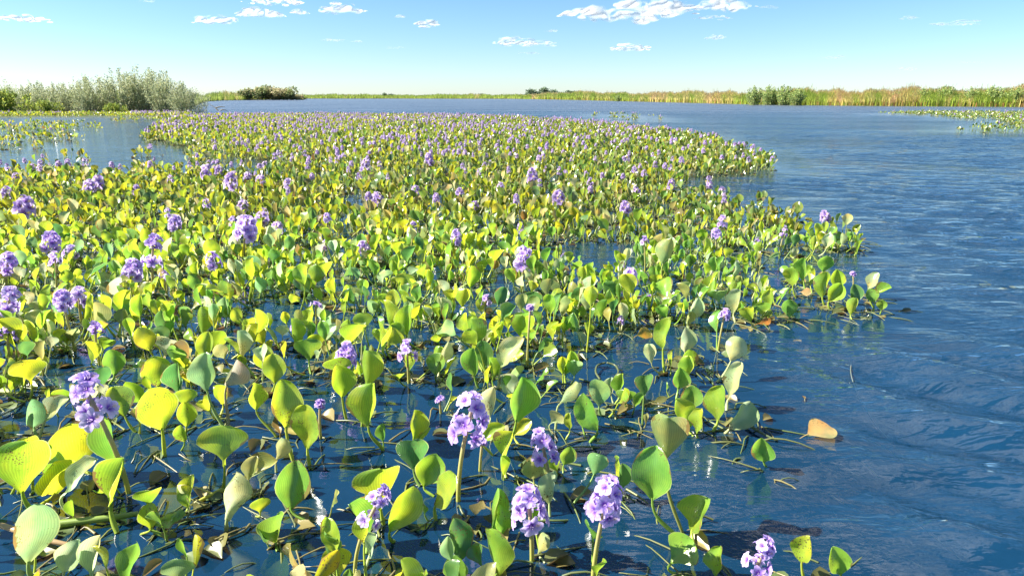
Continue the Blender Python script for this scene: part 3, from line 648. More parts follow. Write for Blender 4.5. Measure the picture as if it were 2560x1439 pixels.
# reeds
A = Acc()
def nz(x, s=1.0): return .5+.25*(math.sin(x*.013*s+1.3)+math.sin(x*.041*s+.4)+.6*math.sin(x*.097*s+2.2)+.5*math.sin(x*.23*s))/1.5
for i in range(84000):
    px = random.uniform(-600, 3300) if i < 40000 else random.uniform(1300, 3000); q = on_z(px, float(shore_at(px)), 0); D = math.hypot(q.x, q.y)
    f = random.random()**1.4; dd = f*(5 if D < 110 else 22)
    k = (D+dd+.3)/D; x, y = q.x*k, q.y*k
    # height of the reed bed along the shore
    top = np.interp(px, [-600, 480, 560, 700, 760, 1000, 1270, 1330, 1450, 1600, 1850, 2050, 2200, 2560, 3300], [1.9, 1.5, 2.3, 2.2, 2.0, 1.9, 2.0, 2.1, 2.4, 2.0, 1.85, 1.95, 2.0, 2.05, 2.1])
    h = top*(.55+.45*min(1, f*1.6))*random.uniform(.80, 1.04)*(.70+.46*nz(px*1.7)); h *= 1.22 if random.random() < .02 else 1; wd = max(.018, D*.00034)*random.uniform(.7, 1.5)
    g = nz(px) + random.gauss(0, .10)-(0.10 if f > .5 else -.10)
    if px < 1330: g += .42
    if 560 < px < 745: g -= .35
    if f > .55 and random.random() < .65 and px > 1330: c = (.50, .40, .19) if random.random() < .6 else (.42, .38, .16)
    else: c = (.26, .33, .05) if g > .60 else ((.44, .38, .12) if g > .30 else (.46, .32, .15))
    if f < .12 and random.random() < .5 and px > 1330: h *= .5; c = random.choice([(.24, .32, .02), (.12, .14, .03), (.34, .18, .06)])
    c = np.array(c)*random.uniform(1.0, 1.7)
    a0 = random.uniform(0, 6.28); ln = random.gauss(0, .12)*h; lx, ly = math.cos(a0)*ln, math.sin(a0)*ln; z0 = -.05 if dd < .8 else .1
    r0 = random.uniform(-.8, .8); ax_, ay_ = math.cos(r0)*wd, math.sin(r0)*wd
    V = [(x-ax_, y-ay_, z0), (x+ax_, y+ay_, z0), (x+lx*.4-ax_*.9, y+ly*.4-ay_*.9, h*.6), (x+lx*.4+ax_*.9, y+ly*.4+ay_*.9, h*.6), (x+lx*1.2-ax_*.3, y+ly*1.2, h), (x+lx*1.2+ax_*.3, y+ly*1.2, h)]
    A.add(V, [(0, 1, 3, 2), (2, 3, 5, 4)], c)
o = link('reeds', A.mesh('reeds', [M_reed], False)); tag(o, 'tan and green reeds growing thick along the far bank', 'reeds', kind='stuff')

def bush_mesh(seed, h, wd, nst, nleaf, lsz, cols, up=.75, bare=.0):
    """stems and foliage of a many-stemmed bush; returns (stem mesh, foliage mesh)"""
    r = random.Random(seed); S = Acc(); Fo = Acc()
    tips = []
    for i in range(nst):
        a = r.uniform(0, 6.28); s = r.random()**.6; hh = h*r.uniform(.55, 1.0)*(1-.35*s**2); b = (math.cos(a)*wd*.25*s, math.sin(a)*wd*.25*s, -.1)
        e = (math.cos(a)*wd*.5*s+r.gauss(0, .1), math.sin(a)*wd*.5*s+r.gauss(0, .1), hh)
        P = bez(b, (b[0]*1.2, b[1]*1.2, hh*.35), (e[0]*.8, e[1]*.8, hh*.7), e, 7)
        P[1:] += np.cumsum(np.array([[r.gauss(0, .03), r.gauss(0, .03), 0] for _ in range(6)]), 0)
        V, F = tube(P, np.linspace(.018, .004, 7)*h/3, 4); S.add(V, F, (.3, .27, .2)); tips.append(P)
    for i in range(nleaf):
        P = tips[r.randrange(nst)]; t = r.random()**up; k = t*6; j = min(int(k), 5); q = P[j]*(1-(k-j))+P[j+1]*(k-j)
        sp = .05+.16*(1-t)*wd*.35
        q = q+np.array([r.gauss(0, sp), r.gauss(0, sp), r.gauss(0, .06)]); q[2] = max(q[2], .02)
        a = np.array([r.gauss(0, .5), r.gauss(0, .5), r.uniform(.1, 1.2)]); n = np.array([r.gauss(0, 1), r.gauss(0, 1), r.gauss(0, 1)]); Rm = frame(a, n)
        l = lsz*r.uniform(.6, 1.4); x, z = Rm[:, 0]*l*.22, Rm[:, 2]*l
        c = np.array(r.choices(cols[0], cols[1])[0])*r.uniform(.75, 1.25)
        Fo.add([q, q+z*.45+x, q+z, q+z*.45-x], [(0, 1, 2, 3)], c)
    return S.mesh('bush_stems', [M_bark]), Fo.mesh('bush_foliage', [M_reed], False)
WC = ([(.34, .39, .20), (.22, .28, .12), (.50, .53, .32), (.44, .42, .16), (.12, .16, .07)], [.35, .25, .15, .15, .1])
willows = [bush_mesh(1, 3.3, 2.6, 46, 6200, .11, WC, .8), bush_mesh(2, 2.7, 2.8, 40, 5200, .11, WC, .8), bush_mesh(3, 2.4, 2.2, 26, 1700, .10, WC, .9)]
WL = [(-230, 283, 2, 1.0, 'thin waterside bush seen past the frame edge of the willow thicket'), (-90, 282, 1, .9, 'wide low bush beginning the willow thicket'), (30, 281, 2, 1.0, 'sparse thin-topped bush by the low green growth at the thicket end'), (110, 280, 1, .85, 'broad grey-green bush with bare twigs above, third along the thicket'),
      (185, 281, 2, 1.0, 'thin twiggy bush between two fuller bushes of the thicket'), (250, 281, 1, 1.0, 'broad bush just beside the tallest willow of the thicket'), (310, 282, 0, .95, 'tall grey-green willow bush rising behind the dense middle of the thicket'), (365, 281.5, 0, 1.0, 'tallest willow bush of the thicket, full and silvery'),
      (420, 283, 0, .88, 'dense willow bush beside the tallest one, near the channel'), (462, 284, 1, .80, 'low dense willow bush leaning over the channel at the thicket end'), (150, 282, 1, .8, 'fuller low bush filling the thin stretch of the thicket'), (70, 282.5, 1, .72, 'low bush filling the thicket beside the bright green growth'), (215, 282.5, 1, .88, 'rounded bush between the thin twiggy one and the broad one'), (-20, 282, 1, .8, 'bush at the very edge of the view in the thicket'), (395, 280, 0, .95, 'tall bush half hidden behind the tallest willow'), (340, 280, 1, 1.1, 'wide bush half hidden between the two tall willows'),
      (500, 281, 2, .72, 'small wispy outermost bush over the water by the channel')]
for px, py, v, sc, lab in WL:
    c = on_z(px, py, 0); e = empty('willow_bush', c); e.rotation_euler.z = random.uniform(0, 6.28); e.scale = (sc, sc, sc*1.02)
    tag(e, lab, 'bush', 'bushes of the waterside thicket'); link('stems', willows[v][0], e); link('foliage', willows[v][1], e)
# low green growth at the thicket's foot
GC = ([(.22, .30, .03), (.14, .22, .03), (.36, .38, .04), (.10, .13, .04)], [.4, .3, .2, .1])
lowb = bush_mesh(8, .95, 2.0, 26, 2600, .12, GC, .6)
for px, py, sc, lab in [(-60, 284, 1.5, 'bright green low bush before the thicket, cut by the frame'), (20, 284.5, 1.55, 'bright green low bush in front of the thin twiggy bushes'), (120, 284.5, .9, 'little yellow-green bush at the foot of the thicket, among thin stems'), (290, 285, .7, 'small green clump at the foot of the tall grey willows')]:
    e = empty('low_bush', on_z(px, py, 0)); e.scale = (sc, sc, sc); e.rotation_euler.z = px; tag(e, lab, 'bush', 'low bushes at the foot of the thicket'); link('stems', lowb[0], e); link('foliage', lowb[1], e)
# taller shrubs standing out of the right bank
RC = ([(.22, .32, .09), (.34, .42, .15), (.11, .18, .04), (.44, .40, .10)], [.4, .3, .2, .1])
rbush = [bush_mesh(21, 2.9, 2.4, 34, 3000, .17, RC, .8), bush_mesh(22, 2.5, 2.2, 30, 2600, .17, RC, .75)]
RB = [(1885, 263.5, 0, .95, 'leafy green shrub at the near end of the tall clump on the reed bank'), (1920, 263, 0, 1.0, 'tallest leafy shrub of the clump on the reed bank'), (1958, 264, 1, 1.05, 'rounded green shrub in the middle of the clump on the reed bank'), (1992, 264.5, 1, .9, 'lower green shrub closing the clump on the reed bank'),
      (2180, 264.5, 1, .8, 'lone small shrub between the clump and the long shrub row'), (2240, 265.5, 1, .72, 'shrub with thin tops beginning the long row on the bank'), (2300, 266, 0, .82, 'pale green shrub second along the row on the bank'), (2360, 266.5, 1, .98, 'broad pale shrub in the middle of the row on the bank'),
      (2425, 267, 0, .84, 'spiky green shrub beside the broad pale one on the bank'), (2480, 267.5, 1, .95, 'yellow-green shrub near the end of the row on the bank'), (2535, 268, 0, .85, 'last shrub of the row, at the edge of the view'),
      (1545, 254, 1, .62, 'small dark shrub low in the far reeds'), (2620, 268, 1, .8, 'shrub on the bank beyond the edge of the view')]
for px, py, v, sc, lab in RB:
    e = empty('bank_shrub', on_z(px, py-.5, 0)); sc *= .95; e.scale = (sc*1.1, sc*1.1, sc); e.rotation_euler.z = px; tag(e, lab, 'shrub', 'shrubs standing on the reed bank'); link('stems', rbush[v][0], e); link('foliage', rbush[v][1], e)
# far trees
def tree_mesh(seed, h, wd, cols, n=2600, lsz=.5, flat=.35):
    r = random.Random(seed); T = Acc(); C = Acc()
    V, F = tube([(0, 0, -.2), (.05*h, 0, h*.25), (0, .04*h, h*.5), (.03*h, 0, h*.75)], [h*.05, h*.04, h*.03, h*.012], 7); T.add(V, F, (.2, .17, .12))
    cl = [(r.gauss(0, wd*.24), r.gauss(0, wd*.2), h*r.uniform(.12, .72), wd*r.uniform(.14, .24)) for _ in range(16)]
    for c in cl[:7]:
        V, F = tube([(0, 0, h*.3), (c[0]*.5, c[1]*.5, h*.45), (c[0], c[1], c[2])], [h*.025, h*.018, h*.008], 5); T.add(V, F, (.2, .17, .12))
    for i in range(n):
        c = cl[r.randrange(16)]; d = np.array([r.gauss(0, 1) for _ in range(3)]); d /= np.linalg.norm(d); q = np.array(c[:3])+d*c[3]*r.uniform(.6, 1.1)*np.array([1, 1, .75]); q[2] = max(q[2], .1)
        Rm = frame([r.gauss(0, 1) for _ in range(3)], d+np.array([r.gauss(0, .5) for _ in range(3)])); l = lsz*r.uniform(.5, 1.3); x, z = Rm[:, 0]*l*.35, Rm[:, 2]*l
        C.add([q, q+z*.5+x, q+z, q+z*.5-x], [(0, 1, 2, 3)], np.array(r.choices(cols[0], cols[1])[0])*r.uniform(.75, 1.3))
    return T.mesh('trunk_shape', [M_bark]), C.mesh('crown_shape', [M_reed], False)
TC = ([(.20, .26, .08), (.28, .28, .10), (.12, .16, .06), (.36, .27, .14)], [.4, .25, .2, .15]); TC2 = ([(.10, .15, .09), (.14, .19, .09), (.07, .11, .07)], [.5, .3, .2]); TC3 = ([(.34, .29, .13), (.26, .27, .10), (.38, .30, .16)], [.4, .3, .3])
ts = [tree_mesh(31, 4.2, 6.5, TC), tree_mesh(32, 4.0, 6.0, TC3), tree_mesh(33, 5, 7, TC2, 1800, .8)]
TL = [(625, 251, 0, .95, 3.9, 'round dark tree at the thicket side of the far island clump'), (655, 250.8, 0, 1.1, 4.6, 'broad olive tree in the middle of the far island clump'), (690, 250.8, 1, 1.08, 4.6, 'reddish brown tree of the far island clump'), (718, 250.8, 0, 1.0, 4.4, 'dark topped tree at the lake end of the far island clump'),
      (733, 250.8, 1, .6, 3, 'low rusty shrubby tree ending the far island clump')]
for px, py, v, sc, hh, lab in TL:
    e = empty('island_tree', on_z(px, py-.6, 0)); e.scale = (sc, sc, sc*.9); e.rotation_euler.z = px; tag(e, lab, 'tree', 'trees of the far island clump'); link('trunk', ts[v][0], e); link('crown', ts[v][1], e)
for px, py, tp, sc, lab in [(1348, 247.2, 219, 1.0, 'tallest dark tree alone above the far bank'), (1330, 247, 228, .8, 'dark spreading tree beside the tallest one on the far bank'), (1380, 247, 225, .95, 'wide dark tree behind the reeds of the far bank'), (1410, 246.8, 227, .9, 'second wide dark tree behind the far reeds'), (1440, 246.8, 229, .8, 'low dark tree ending the far group'), (1205, 245.6, 236, .7, 'flat faint treetop on the horizon over the lake'), (1180, 245.6, 237, .7, 'faint low tree on the horizon over the lake'), (968, 246.3, 234, .25, 'lone tiny shrubby tree standing up on the far low bank')]:
    c = on_z(px, py-.4, 0); D = math.hypot(c.x, c.y); hh = (247.2-tp)/FPX*D; e = empty('far_tree', c); s = hh/5.0; e.scale = (s*1.25, s*1.25, s); e.rotation_euler.z = px; tag(e, lab, 'tree', 'dark trees far off on the horizon'); link('trunk', ts[2][0], e); link('crown', ts[2][1], e)
# dead branch in the channel by the thicket
b0 = on_z(548, 277, 0); a = Acc()
for q in (((0, 0, -.1), (-.3, .1, .22), (-.8, .2, .50)), ((-.3, .1, .2), (.1, .2, .32), (.4, .2, .28)), ((0, 0, -.05), (.3, -.1, .12), (.7, 0, -.02))):
    V, F = tube(bez(q[0], q[1], q[1], q[2], 8), np.linspace(.05, .015, 8), 6); a.add(V, F, (.1, .1, .1))
o = link('dead_branch', a.mesh('dead_branch', [M_bark]), None, Matrix.Translation(b0)); tag(o, 'grey dead branch sticking out of the channel by the thicket', 'branch')

# ------------------------------------------------------------------ water and lake bed
def wavy_water():
    m, t = newmat('water'); L = t.links.new
    geo = N(t, 'ShaderNodeNewGeometry'); at = N(t, 'ShaderNodeAttribute', attribute_name='tint'); sp = N(t, 'ShaderNodeSeparateColor'); L(at.outputs['Color'], sp.inputs[0])
    calm = sp.outputs[0]    # 1 = sheltered among plants, 0 = open water
    def noise(scale, sx, sy, rot, det=3, dist=0.0):
        mp = N(t, 'ShaderNodeMapping'); mp.inputs['Rotation'].default_value = (0, 0, R(rot)); mp.inputs['Scale'].default_value = (sx, sy, 1); L(geo.outputs['Position'], mp.inputs[0])
        n = N(t, 'ShaderNodeTexNoise'); n.inputs['Scale'].default_value = scale; n.inputs['Detail'].default_value = det; n.inputs['Roughness'].default_value = .55; n.inputs['Distortion'].default_value = dist; L(mp.outputs[0], n.inputs['Vector']); return n.outputs[0]
    a = noise(1.0, 1.1, 3.0, 12, 3, .6); b = noise(1.0, 2.8, 8.5, -12, 3, .9); c = noise(1.0, 16.0, 34.0, 15, 2, .4)
    def mad(x, k, y):
        n = N(t, 'ShaderNodeMath', operation='MULTIPLY_ADD'); L(x, n.inputs[0]); n.inputs[1].default_value = k
        if hasattr(y, 'is_output'): L(y, n.inputs[2])
        else: n.inputs[2].default_value = y
        return n.outputs[0]
    h = mad(a, .10, mad(b, .055, mad(c, .011, 0.0)))
    big = noise(1.0, .10, .32, 20, 2)      # gusts
    st = N(t, 'ShaderNodeMapRange'); L(big, st.inputs[0]); st.inputs[1].default_value = .35; st.inputs[2].default_value = .65; st.inputs[3].default_value = .45; st.inputs[4].default_value = 1.0
    cm = N(t, 'ShaderNodeMapRange'); L(calm, cm.inputs[0]); cm.inputs[3].default_value = 1.0; cm.inputs[4].default_value = .05
    sm = N(t, 'ShaderNodeMath', operation='MULTIPLY'); L(st.outputs[0], sm.inputs[0]); L(cm.outputs[0], sm.inputs[1])
    bp = N(t, 'ShaderNodeBump'); bp.inputs['Distance'].default_value = 1.0; L(sm.outputs[0], bp.inputs['Strength']); L(h, bp.inputs['Height'])
    fr = N(t, 'ShaderNodeFresnel'); fr.inputs['IOR'].default_value = 1.85; L(bp.outputs[0], fr.inputs['Normal'])
    gl = N(t, 'ShaderNodeBsdfGlossy'); gl.inputs['Roughness'].default_value = .035; L(bp.outputs[0], gl.inputs['Normal'])
    sy = N(t, 'ShaderNodeSeparateXYZ'); L(geo.outputs['Position'], sy.inputs[0])   # far off the wavelets run together into a rougher sheen
    ro = N(t, 'ShaderNodeMapRange'); L(sy.outputs[1], ro.inputs[0]); ro.inputs[1].default_value = 6; ro.inputs[2].default_value = 60; ro.inputs[3].default_value = .035; ro.inputs[4].default_value = .30; L(ro.outputs[0], gl.inputs['Roughness'])
    df = N(t, 'ShaderNodeBsdfDiffuse'); df.inputs['Color'].default_value = (.010, .084, .195, 1)
    tr = N(t, 'ShaderNodeBsdfTransparent'); tr.inputs['Color'].default_value = (.75, .78, .70, 1)
    cl = N(t, 'ShaderNodeMapRange'); L(calm, cl.inputs[0]); cl.inputs[3].default_value = .34; cl.inputs[4].default_value = .24
    m1 = N(t, 'ShaderNodeMixShader'); L(cl.outputs[0], m1.inputs[0]); L(tr.outputs[0], m1.inputs[1]); L(df.outputs[0], m1.inputs[2])
    m2 = N(t, 'ShaderNodeMixShader'); L(fr.outputs[0], m2.inputs[0]); L(m1.outputs[0], m2.inputs[1]); L(gl.outputs[0], m2.inputs[2])
    o = N(t, 'ShaderNodeOutputMaterial'); L(m2.outputs[0], o.inputs[0]); return m
yl = [0.6]
while yl[-1] < 40: yl.append(yl[-1]+.024*(1+yl[-1]/5))
ys = np.unique(np.r_[np.linspace(-6, .5, 8), yl, np.geomspace(41, 80, 25), np.geomspace(85, 9000, 24)])
xs = np.unique(np.r_[-np.geomspace(50, 9000, 16), np.linspace(-50, -8, 60), np.linspace(-7.8, -.6, 72), np.arange(-.5, 7, .035), np.arange(7, 14, .09), np.linspace(14, 50, 60), np.geomspace(51, 9000, 16)])
Xg, Yg = np.meshgrid(xs, ys); P = np.c_[Xg.ravel(), Yg.ravel(), np.zeros(Xg.size)]
roots = np.array([p['root'][:2] for p in plants])
calm = np.zeros(len(P)); nearm = (np.abs(P[:, 0]) < 50) & (P[:, 1] < 62)
idx = np.where(nearm)[0]
from mathutils.kdtree import KDTree
kd = KDTree(len(roots))
for q_, r_ in enumerate(roots): kd.insert((r_[0], r_[1], 0), q_)
kd.balance()
for s in range(0, len(idx), 2000):
    k = idx[s:s+2000]; d = np.array([kd.find((P[q_, 0], P[q_, 1], 0))[2] for q_ in k])
    fall = .32+.12*np.clip(P[k, 1]-1, 0, 20)
    calm[k] = np.clip(1-(d-.12)/fall, 0, 1)**1.1
    sx, sy, _ = proj(P[k]); bay = inside([(-3000, 290), (470, 292), (700, 405), (690, 440), (-3000, 440)], sx, sy) & (P[k, 1] > 2)
    calm[k] = np.where(bay, np.maximum(calm[k], .84), calm[k])
# real wavelets on the open water, dying out among the plants
wr = np.random.default_rng(5); hgt = np.zeros(len(P)); X_, Y_ = P[:, 0], P[:, 1]; stp = .024*(1+np.clip(Y_, 0, 60)/5)+.035*(X_ > 7)
wx = X_+.10*np.sin(1.7*Y_+.6*X_)+.06*np.sin(4.1*X_-2.3*Y_); wy = Y_+.08*np.sin(2.3*X_+1.1*Y_)+.04*np.sin(5.3*X_+3.1*Y_)
for _ in range(52):
    lam = .085*(.62/.085)**wr.random(); th = R(72)+wr.normal(0, .33); k_ = 2*math.pi/lam
    sl = .052*wr.uniform(.5, 1.3)
    hgt += np.clip((lam/stp-2.2)/1.5, 0, 1)*sl/k_*np.sin(k_*(wx*math.cos(th)+wy*math.sin(th))+wr.uniform(0, 6.28))
gust = np.exp(-((X_-1.9)/1.3)**2-((Y_-2.2)/1.5)**2)*.9+.60+.45*np.sin(.9*X_+1.3*np.sin(.5*Y_))*np.sin(.6*Y_+.8)
dense_area = (np.abs(X_) < 14) & (X_ > -.5) & (Y_ > .5) & (Y_ < 42)
P[:, 2] = np.where(dense_area, hgt*gust*(1-calm)**1.5*np.clip((X_+.5)/1.0, 0, 1), 0)
a = Acc(); a.add(P, gridF(len(xs), len(ys)), np.c_[calm, calm, calm]); o = link('water', a.mesh('water', [wavy_water()])); tag(o, kind='structure')
a = Acc(); a.add([(-9000, -50, -.55), (9000, -50, -.55), (9000, 9000, -.55), (-9000, 9000, -.55)], [(0, 1, 2, 3)], (1, 1, 1)); o = link('lake_bed', a.mesh('lake_bed', [M_bed])); tag(o, kind='structure')

# ------------------------------------------------------------------ clouds: far heaps of vapour
def cloud_mat():
    m, t = newmat('cloud'); L = t.links.new; geo = N(t, 'ShaderNodeNewGeometry')
    lw = N(t, 'ShaderNodeLayerWeight'); lw.inputs[0].default_value = .5
    n = N(t, 'ShaderNodeTexNoise'); n.inputs['Scale'].default_value = .010; n.inputs['Detail'].default_value = 5; L(geo.outputs['Position'], n.inputs['Vector'])
    f = N(t, 'ShaderNodeMapRange'); f.interpolation_type = 'SMOOTHSTEP'; L(lw.outputs['Facing'], f.inputs[0]); f.inputs[1].default_value = .0; f.inputs[2].default_value = .60; f.inputs[3].default_value = .80; f.inputs[4].default_value = 0.0
    k = N(t, 'ShaderNodeMapRange'); L(n.outputs[0], k.inputs[0]); k.inputs[1].default_value = .35; k.inputs[2].default_value = .62; k.inputs[3].default_value = .45; k.inputs[4].default_value = 1.0
    oi = N(t, 'ShaderNodeObjectInfo'); al = N(t, 'ShaderNodeMath', operation='MULTIPLY'); L(k.outputs[0], al.inputs[0]); L(oi.outputs['Alpha'], al.inputs[1])
    mu = N(t, 'ShaderNodeMath', operation='MULTIPLY'); L(f.outputs[0], mu.inputs[0]); L(al.outputs[0], mu.inputs[1])
    d = N(t, 'ShaderNodeBsdfDiffuse'); d.inputs[0].default_value = (.9, .9, .92, 1); tl = N(t, 'ShaderNodeBsdfTranslucent'); tl.inputs[0].default_value = (.9, .9, .92, 1)
    ad = N(t, 'ShaderNodeMixShader'); ad.inputs[0].default_value = .62; L(d.outputs[0], ad.inputs[1]); L(tl.outputs[0], ad.inputs[2])
    tr = N(t, 'ShaderNodeBsdfTransparent'); mx = N(t, 'ShaderNodeMixShader'); L(mu.outputs[0], mx.inputs[0]); L(tr.outputs[0], mx.inputs[1]); L(ad.outputs[0], mx.inputs[2])
    o = N(t, 'ShaderNodeOutputMaterial'); L(mx.outputs[0], o.inputs[0]); return m
M_cloud = cloud_mat()
def ball(nu=14, nv=9):
    th = np.linspace(0, 2*math.pi, nu); ph = np.linspace(0.02, math.pi-.02, nv); T, Pp = np.meshgrid(th, ph)
    return np.stack([np.cos(T)*np.sin(Pp), np.sin(T)*np.sin(Pp), np.cos(Pp)], -1).reshape(-1, 3), gridF(nu, nv)
BV, BF = ball()
# (x, y, width, height in the photo, weight, label)
CL = [(540, 50, 125, 26, 1, 'small white cloud, lowest of the cluster over the island clump'), (655, 34, 115, 28, 1, 'flat white cloud in the middle of the cluster'), (748, 31, 50, 14, .9, 'little oval cloud between two larger ones'), (850, 24, 130, 28, 1, 'domed white cloud with thin wings at the end of the cluster'),
      (690, 4, 150, 20, 1, 'cloud cut by the top of the frame above the flat one'), (1000, 42, 22, 10, .8, 'tiny round puff between the domed cloud and the small bright one'), (1065, 60, 64, 20, 1, 'small bright cloud standing alone in the blue'), (1290, 105, 110, 26, 1, 'bright domed cloud above the tallest far tree'), (1350, 110, 90, 20, .7, 'thin cloud trailing from the bright domed one'),
      (1560, 32, 330, 46, 1, 'long flat bank of cloud with grey underside'), (1668, 18, 120, 42, 1, 'puffy heap rising from the end of the long bank of cloud'), (1810, 12, 150, 34, 1, 'white heap of cloud touching the top of the frame'), (1780, 44, 100, 12, .7, 'thin flat cloud under the white heap'), (1385, 77, 50, 8, .6, 'faint short streak of cloud under the long bank'),
      (1575, 120, 110, 20, 1, 'small bright cloud with a tail, low over the lake'), (1787, 94, 54, 12, .8, 'small oval cloud below the white heap'), (1322, 133, 60, 10, .5, 'faint wisp under the bright domed cloud'), (835, 101, 70, 8, .6, 'thin streak below the domed cloud of the cluster'), (895, 104, 36, 6, .5, 'short thin streak beside the longer one'), (990, 120, 60, 8, .4, 'faint wisp low in the pale sky'),
      (50, 46, 150, 18, .9, 'long white cloud cut by the frame over the thicket'), (2390, 58, 130, 18, .7, 'slanting pale cloud over the shrub row'), (2275, 45, 50, 10, .5, 'faint puff beside the slanting pale cloud'), (2080, 145, 80, 10, .5, 'faint flat cloud low over the reed bank'), (2265, 172, 70, 10, .5, 'faint streak just above the reed bank sky line'), (2430, 156, 70, 8, .4, 'faint wisp low over the shrub row'), (370, 3, 50, 8, .6, 'faint scrap of cloud at the top of the pale sky'), (1920, 18, 60, 10, .5, 'small scrap trailing from the white heap')]
YC = 3200.
for i, (az, el, cw_, ch_, lab) in enumerate([(30, 30, 900, 260, 'broad added cloud high above the frame over the lake'), (48, 38, 700, 240, 'puffy added cloud, unseen, high over the reed bank side'), (18, 42, 800, 260, 'high added cloud heap, unseen, above the long bank of clouds'), (40, 52, 900, 300, 'large added cloud, unseen, almost overhead on the lake side'), (60, 28, 800, 200, 'added cloud beyond the view over the shrub bank'), (24, 60, 700, 250, 'added cloud overhead, beyond the view'), (-15, 48, 500, 150, 'small added cloud, unseen, overhead above the mat'), (36, 22, 700, 120, 'flat added cloud just above the view over the bank'), (30, 44, 1100, 240, 'wide added cloud between the high heaps, beyond the view'), (12, 30, 700, 160, 'added cloud just above the view over the long bank of clouds'), (40, 36, 900, 220, 'rounded added cloud, unseen, high over the lake side'), (28, 70, 1100, 260, 'added cloud, unseen, nearly straight overhead'), (52, 58, 900, 240, 'added cloud, unseen, high overhead on the bank side')]):  # unseen clouds, added to give the ripples white to reflect
    D_ = 2600.; q = Vector((math.sin(R(az))*math.cos(R(el)), math.cos(R(az))*math.cos(R(el)), math.sin(R(el))))*D_; a = Acc()
    cw_ *= 1.25
    for k in range(46):
        u, v2 = random.gauss(0, .22), random.gauss(0, .22); r = ch_*random.uniform(.15, .3)
        a.add(BV*np.array([r*1.8, r*1.6, r*.8])+np.array([u*cw_, v2*cw_*.7, random.random()*ch_*.3]), BF, (1, 1, 1))
    o = link('cloud', a.mesh('cloud', [M_cloud]), None, Matrix.Translation(q)); o.color = (1, 1, 1, .75)
    rm = o.modifiers.new('union', 'REMESH'); rm.mode = 'VOXEL'; rm.voxel_size = 16; rm.use_smooth_shade = True
    sm = o.modifiers.new('soft', 'SMOOTH'); sm.iterations = 10; sm.factor = .7; tag(o, lab, 'cloud', 'small white clouds over the lake')
for (cx, cy, cw, ch, wt, lab) in CL:
    Yd = YC*random.uniform(.9, 1.25); c = np.array(on_y(cx, cy, Yd)); k = (on_y(cx+100, cy, Yd).x-c[0])/100; Wm, Hm = cw*k, ch*k
    a = Acc(); nb = int(10+26*wt*min(1.6, cw/90))
    for i in range(nb):
        u = random.gauss(0, .24); u = max(-.5, min(.5, u)); env = max(.12, 1-(2*u)**2)
        r = Hm*random.uniform(.28, .48)*(env**.5)*(1 if wt > .7 else .7)
        z = -Hm*.22+random.random()**1.5*Hm*.6*env
        q = np.array([u*Wm, random.gauss(0, .12)*Wm, z]); sc = np.array([r*random.uniform(1.3, 2.6)*(1 if wt > .7 else 1.8), r*1.6, r*random.uniform(.6, 1)])
        a.add(BV*sc*(1+.12*np.sin(BV[:, [0]]*7+i)*np.cos(BV[:, [2]]*6+i*2))+q, BF, (1, 1, 1))
    o = link('cloud', a.mesh('cloud', [M_cloud]), None, Matrix.Translation(c)); o.color = (1, 1, 1, min(1, wt*wt*1.05))
    rm = o.modifiers.new('union', 'REMESH'); rm.mode = 'VOXEL'; rm.voxel_size = max(Hm/13, Wm/170); rm.use_smooth_shade = True
    sm = o.modifiers.new('soft', 'SMOOTH'); sm.iterations = 16; sm.factor = .7
    tag(o, lab, 'cloud', 'small white clouds over the lake')

# ------------------------------------------------------------------ labels for the single plants
# what one can find in the picture: (x, y, phrase)
MARKS = [(222, 1000, 'the leaning two-tiered spike'), (1175, 1040, 'the largest violet spike'), (1357, 1115, 'the bloom behind the twins'), (1323, 1262, 'the pink-stalked twin bloom'),
 (1517, 1245, 'the plump twin bloom'), (940, 1262, 'the gapped violet spike'), (1905, 1385, 'the lavender spike over weed'), (865, 885, 'the lime-leaf bloom'),
 (1018, 876, 'the small dark-eyed bloom'), (238, 828, 'the solitary wide-open flower'), (382, 625, 'the tall stacked spike'), (126, 601, 'the round yellow-leaved bloom'), (20, 655, 'the edge-cut full bloom'),
 (24, 790, 'the edge-cut tiered bloom'), (198, 738, 'the wide-topped bloom'), (533, 650, 'the sparse thin-stalked bloom'), (437, 556, 'the compact silvery-leaved bloom'), (615, 568, 'the big clustered bloom'),
 (1140, 592, 'the slim pond bloom'), (1310, 645, 'the tall mid-mat bloom'), (1574, 690, 'the magenta bloom'), (1790, 582, 'the little jutting-mat bloom'), (1960, 580, 'the thin outer spike'),
 (2062, 540, 'the outermost violet bloom'), (1812, 784, 'the low jutting-mat bloom'), (790, 765, 'the lone bluish flower'), (1216, 750, 'the half-open bloom'), (740, 816, 'the single pale flower'), (908, 615, 'the dark-leaved small bloom'),
 (1515, 925, 'the dark stem loop'), (1610, 832, 'the golden dead leaf'), (1912, 805, 'the orange dead leaf'), (2264, 776, 'the dark trailing leaf'), (1906, 1090, 'the black driftwood'), (2000, 1290, 'the sunken yellow stem'),
 (1666, 1140, 'the two big round leaves'), (2015, 730, 'the coppery leaf'), (230, 1300, 'the fat green runner'), (90, 1340, 'the pinkish runner'), (515, 1240, 'the swollen yellow runner'), (1396, 492, 'the tall far bloom'),
 (1563, 516, 'the far inlet bloom'), (1773, 456, 'the upright inlet bloom'), (60, 512, 'the edge-cut far bloom'), (1302, 560, 'the hidden mid-mat bloom'), (690, 1010, 'the speckled yellow leaf'), (400, 1020, 'the big round yellow leaf'), (560, 1120, 'the fan-shaped lime leaf')]
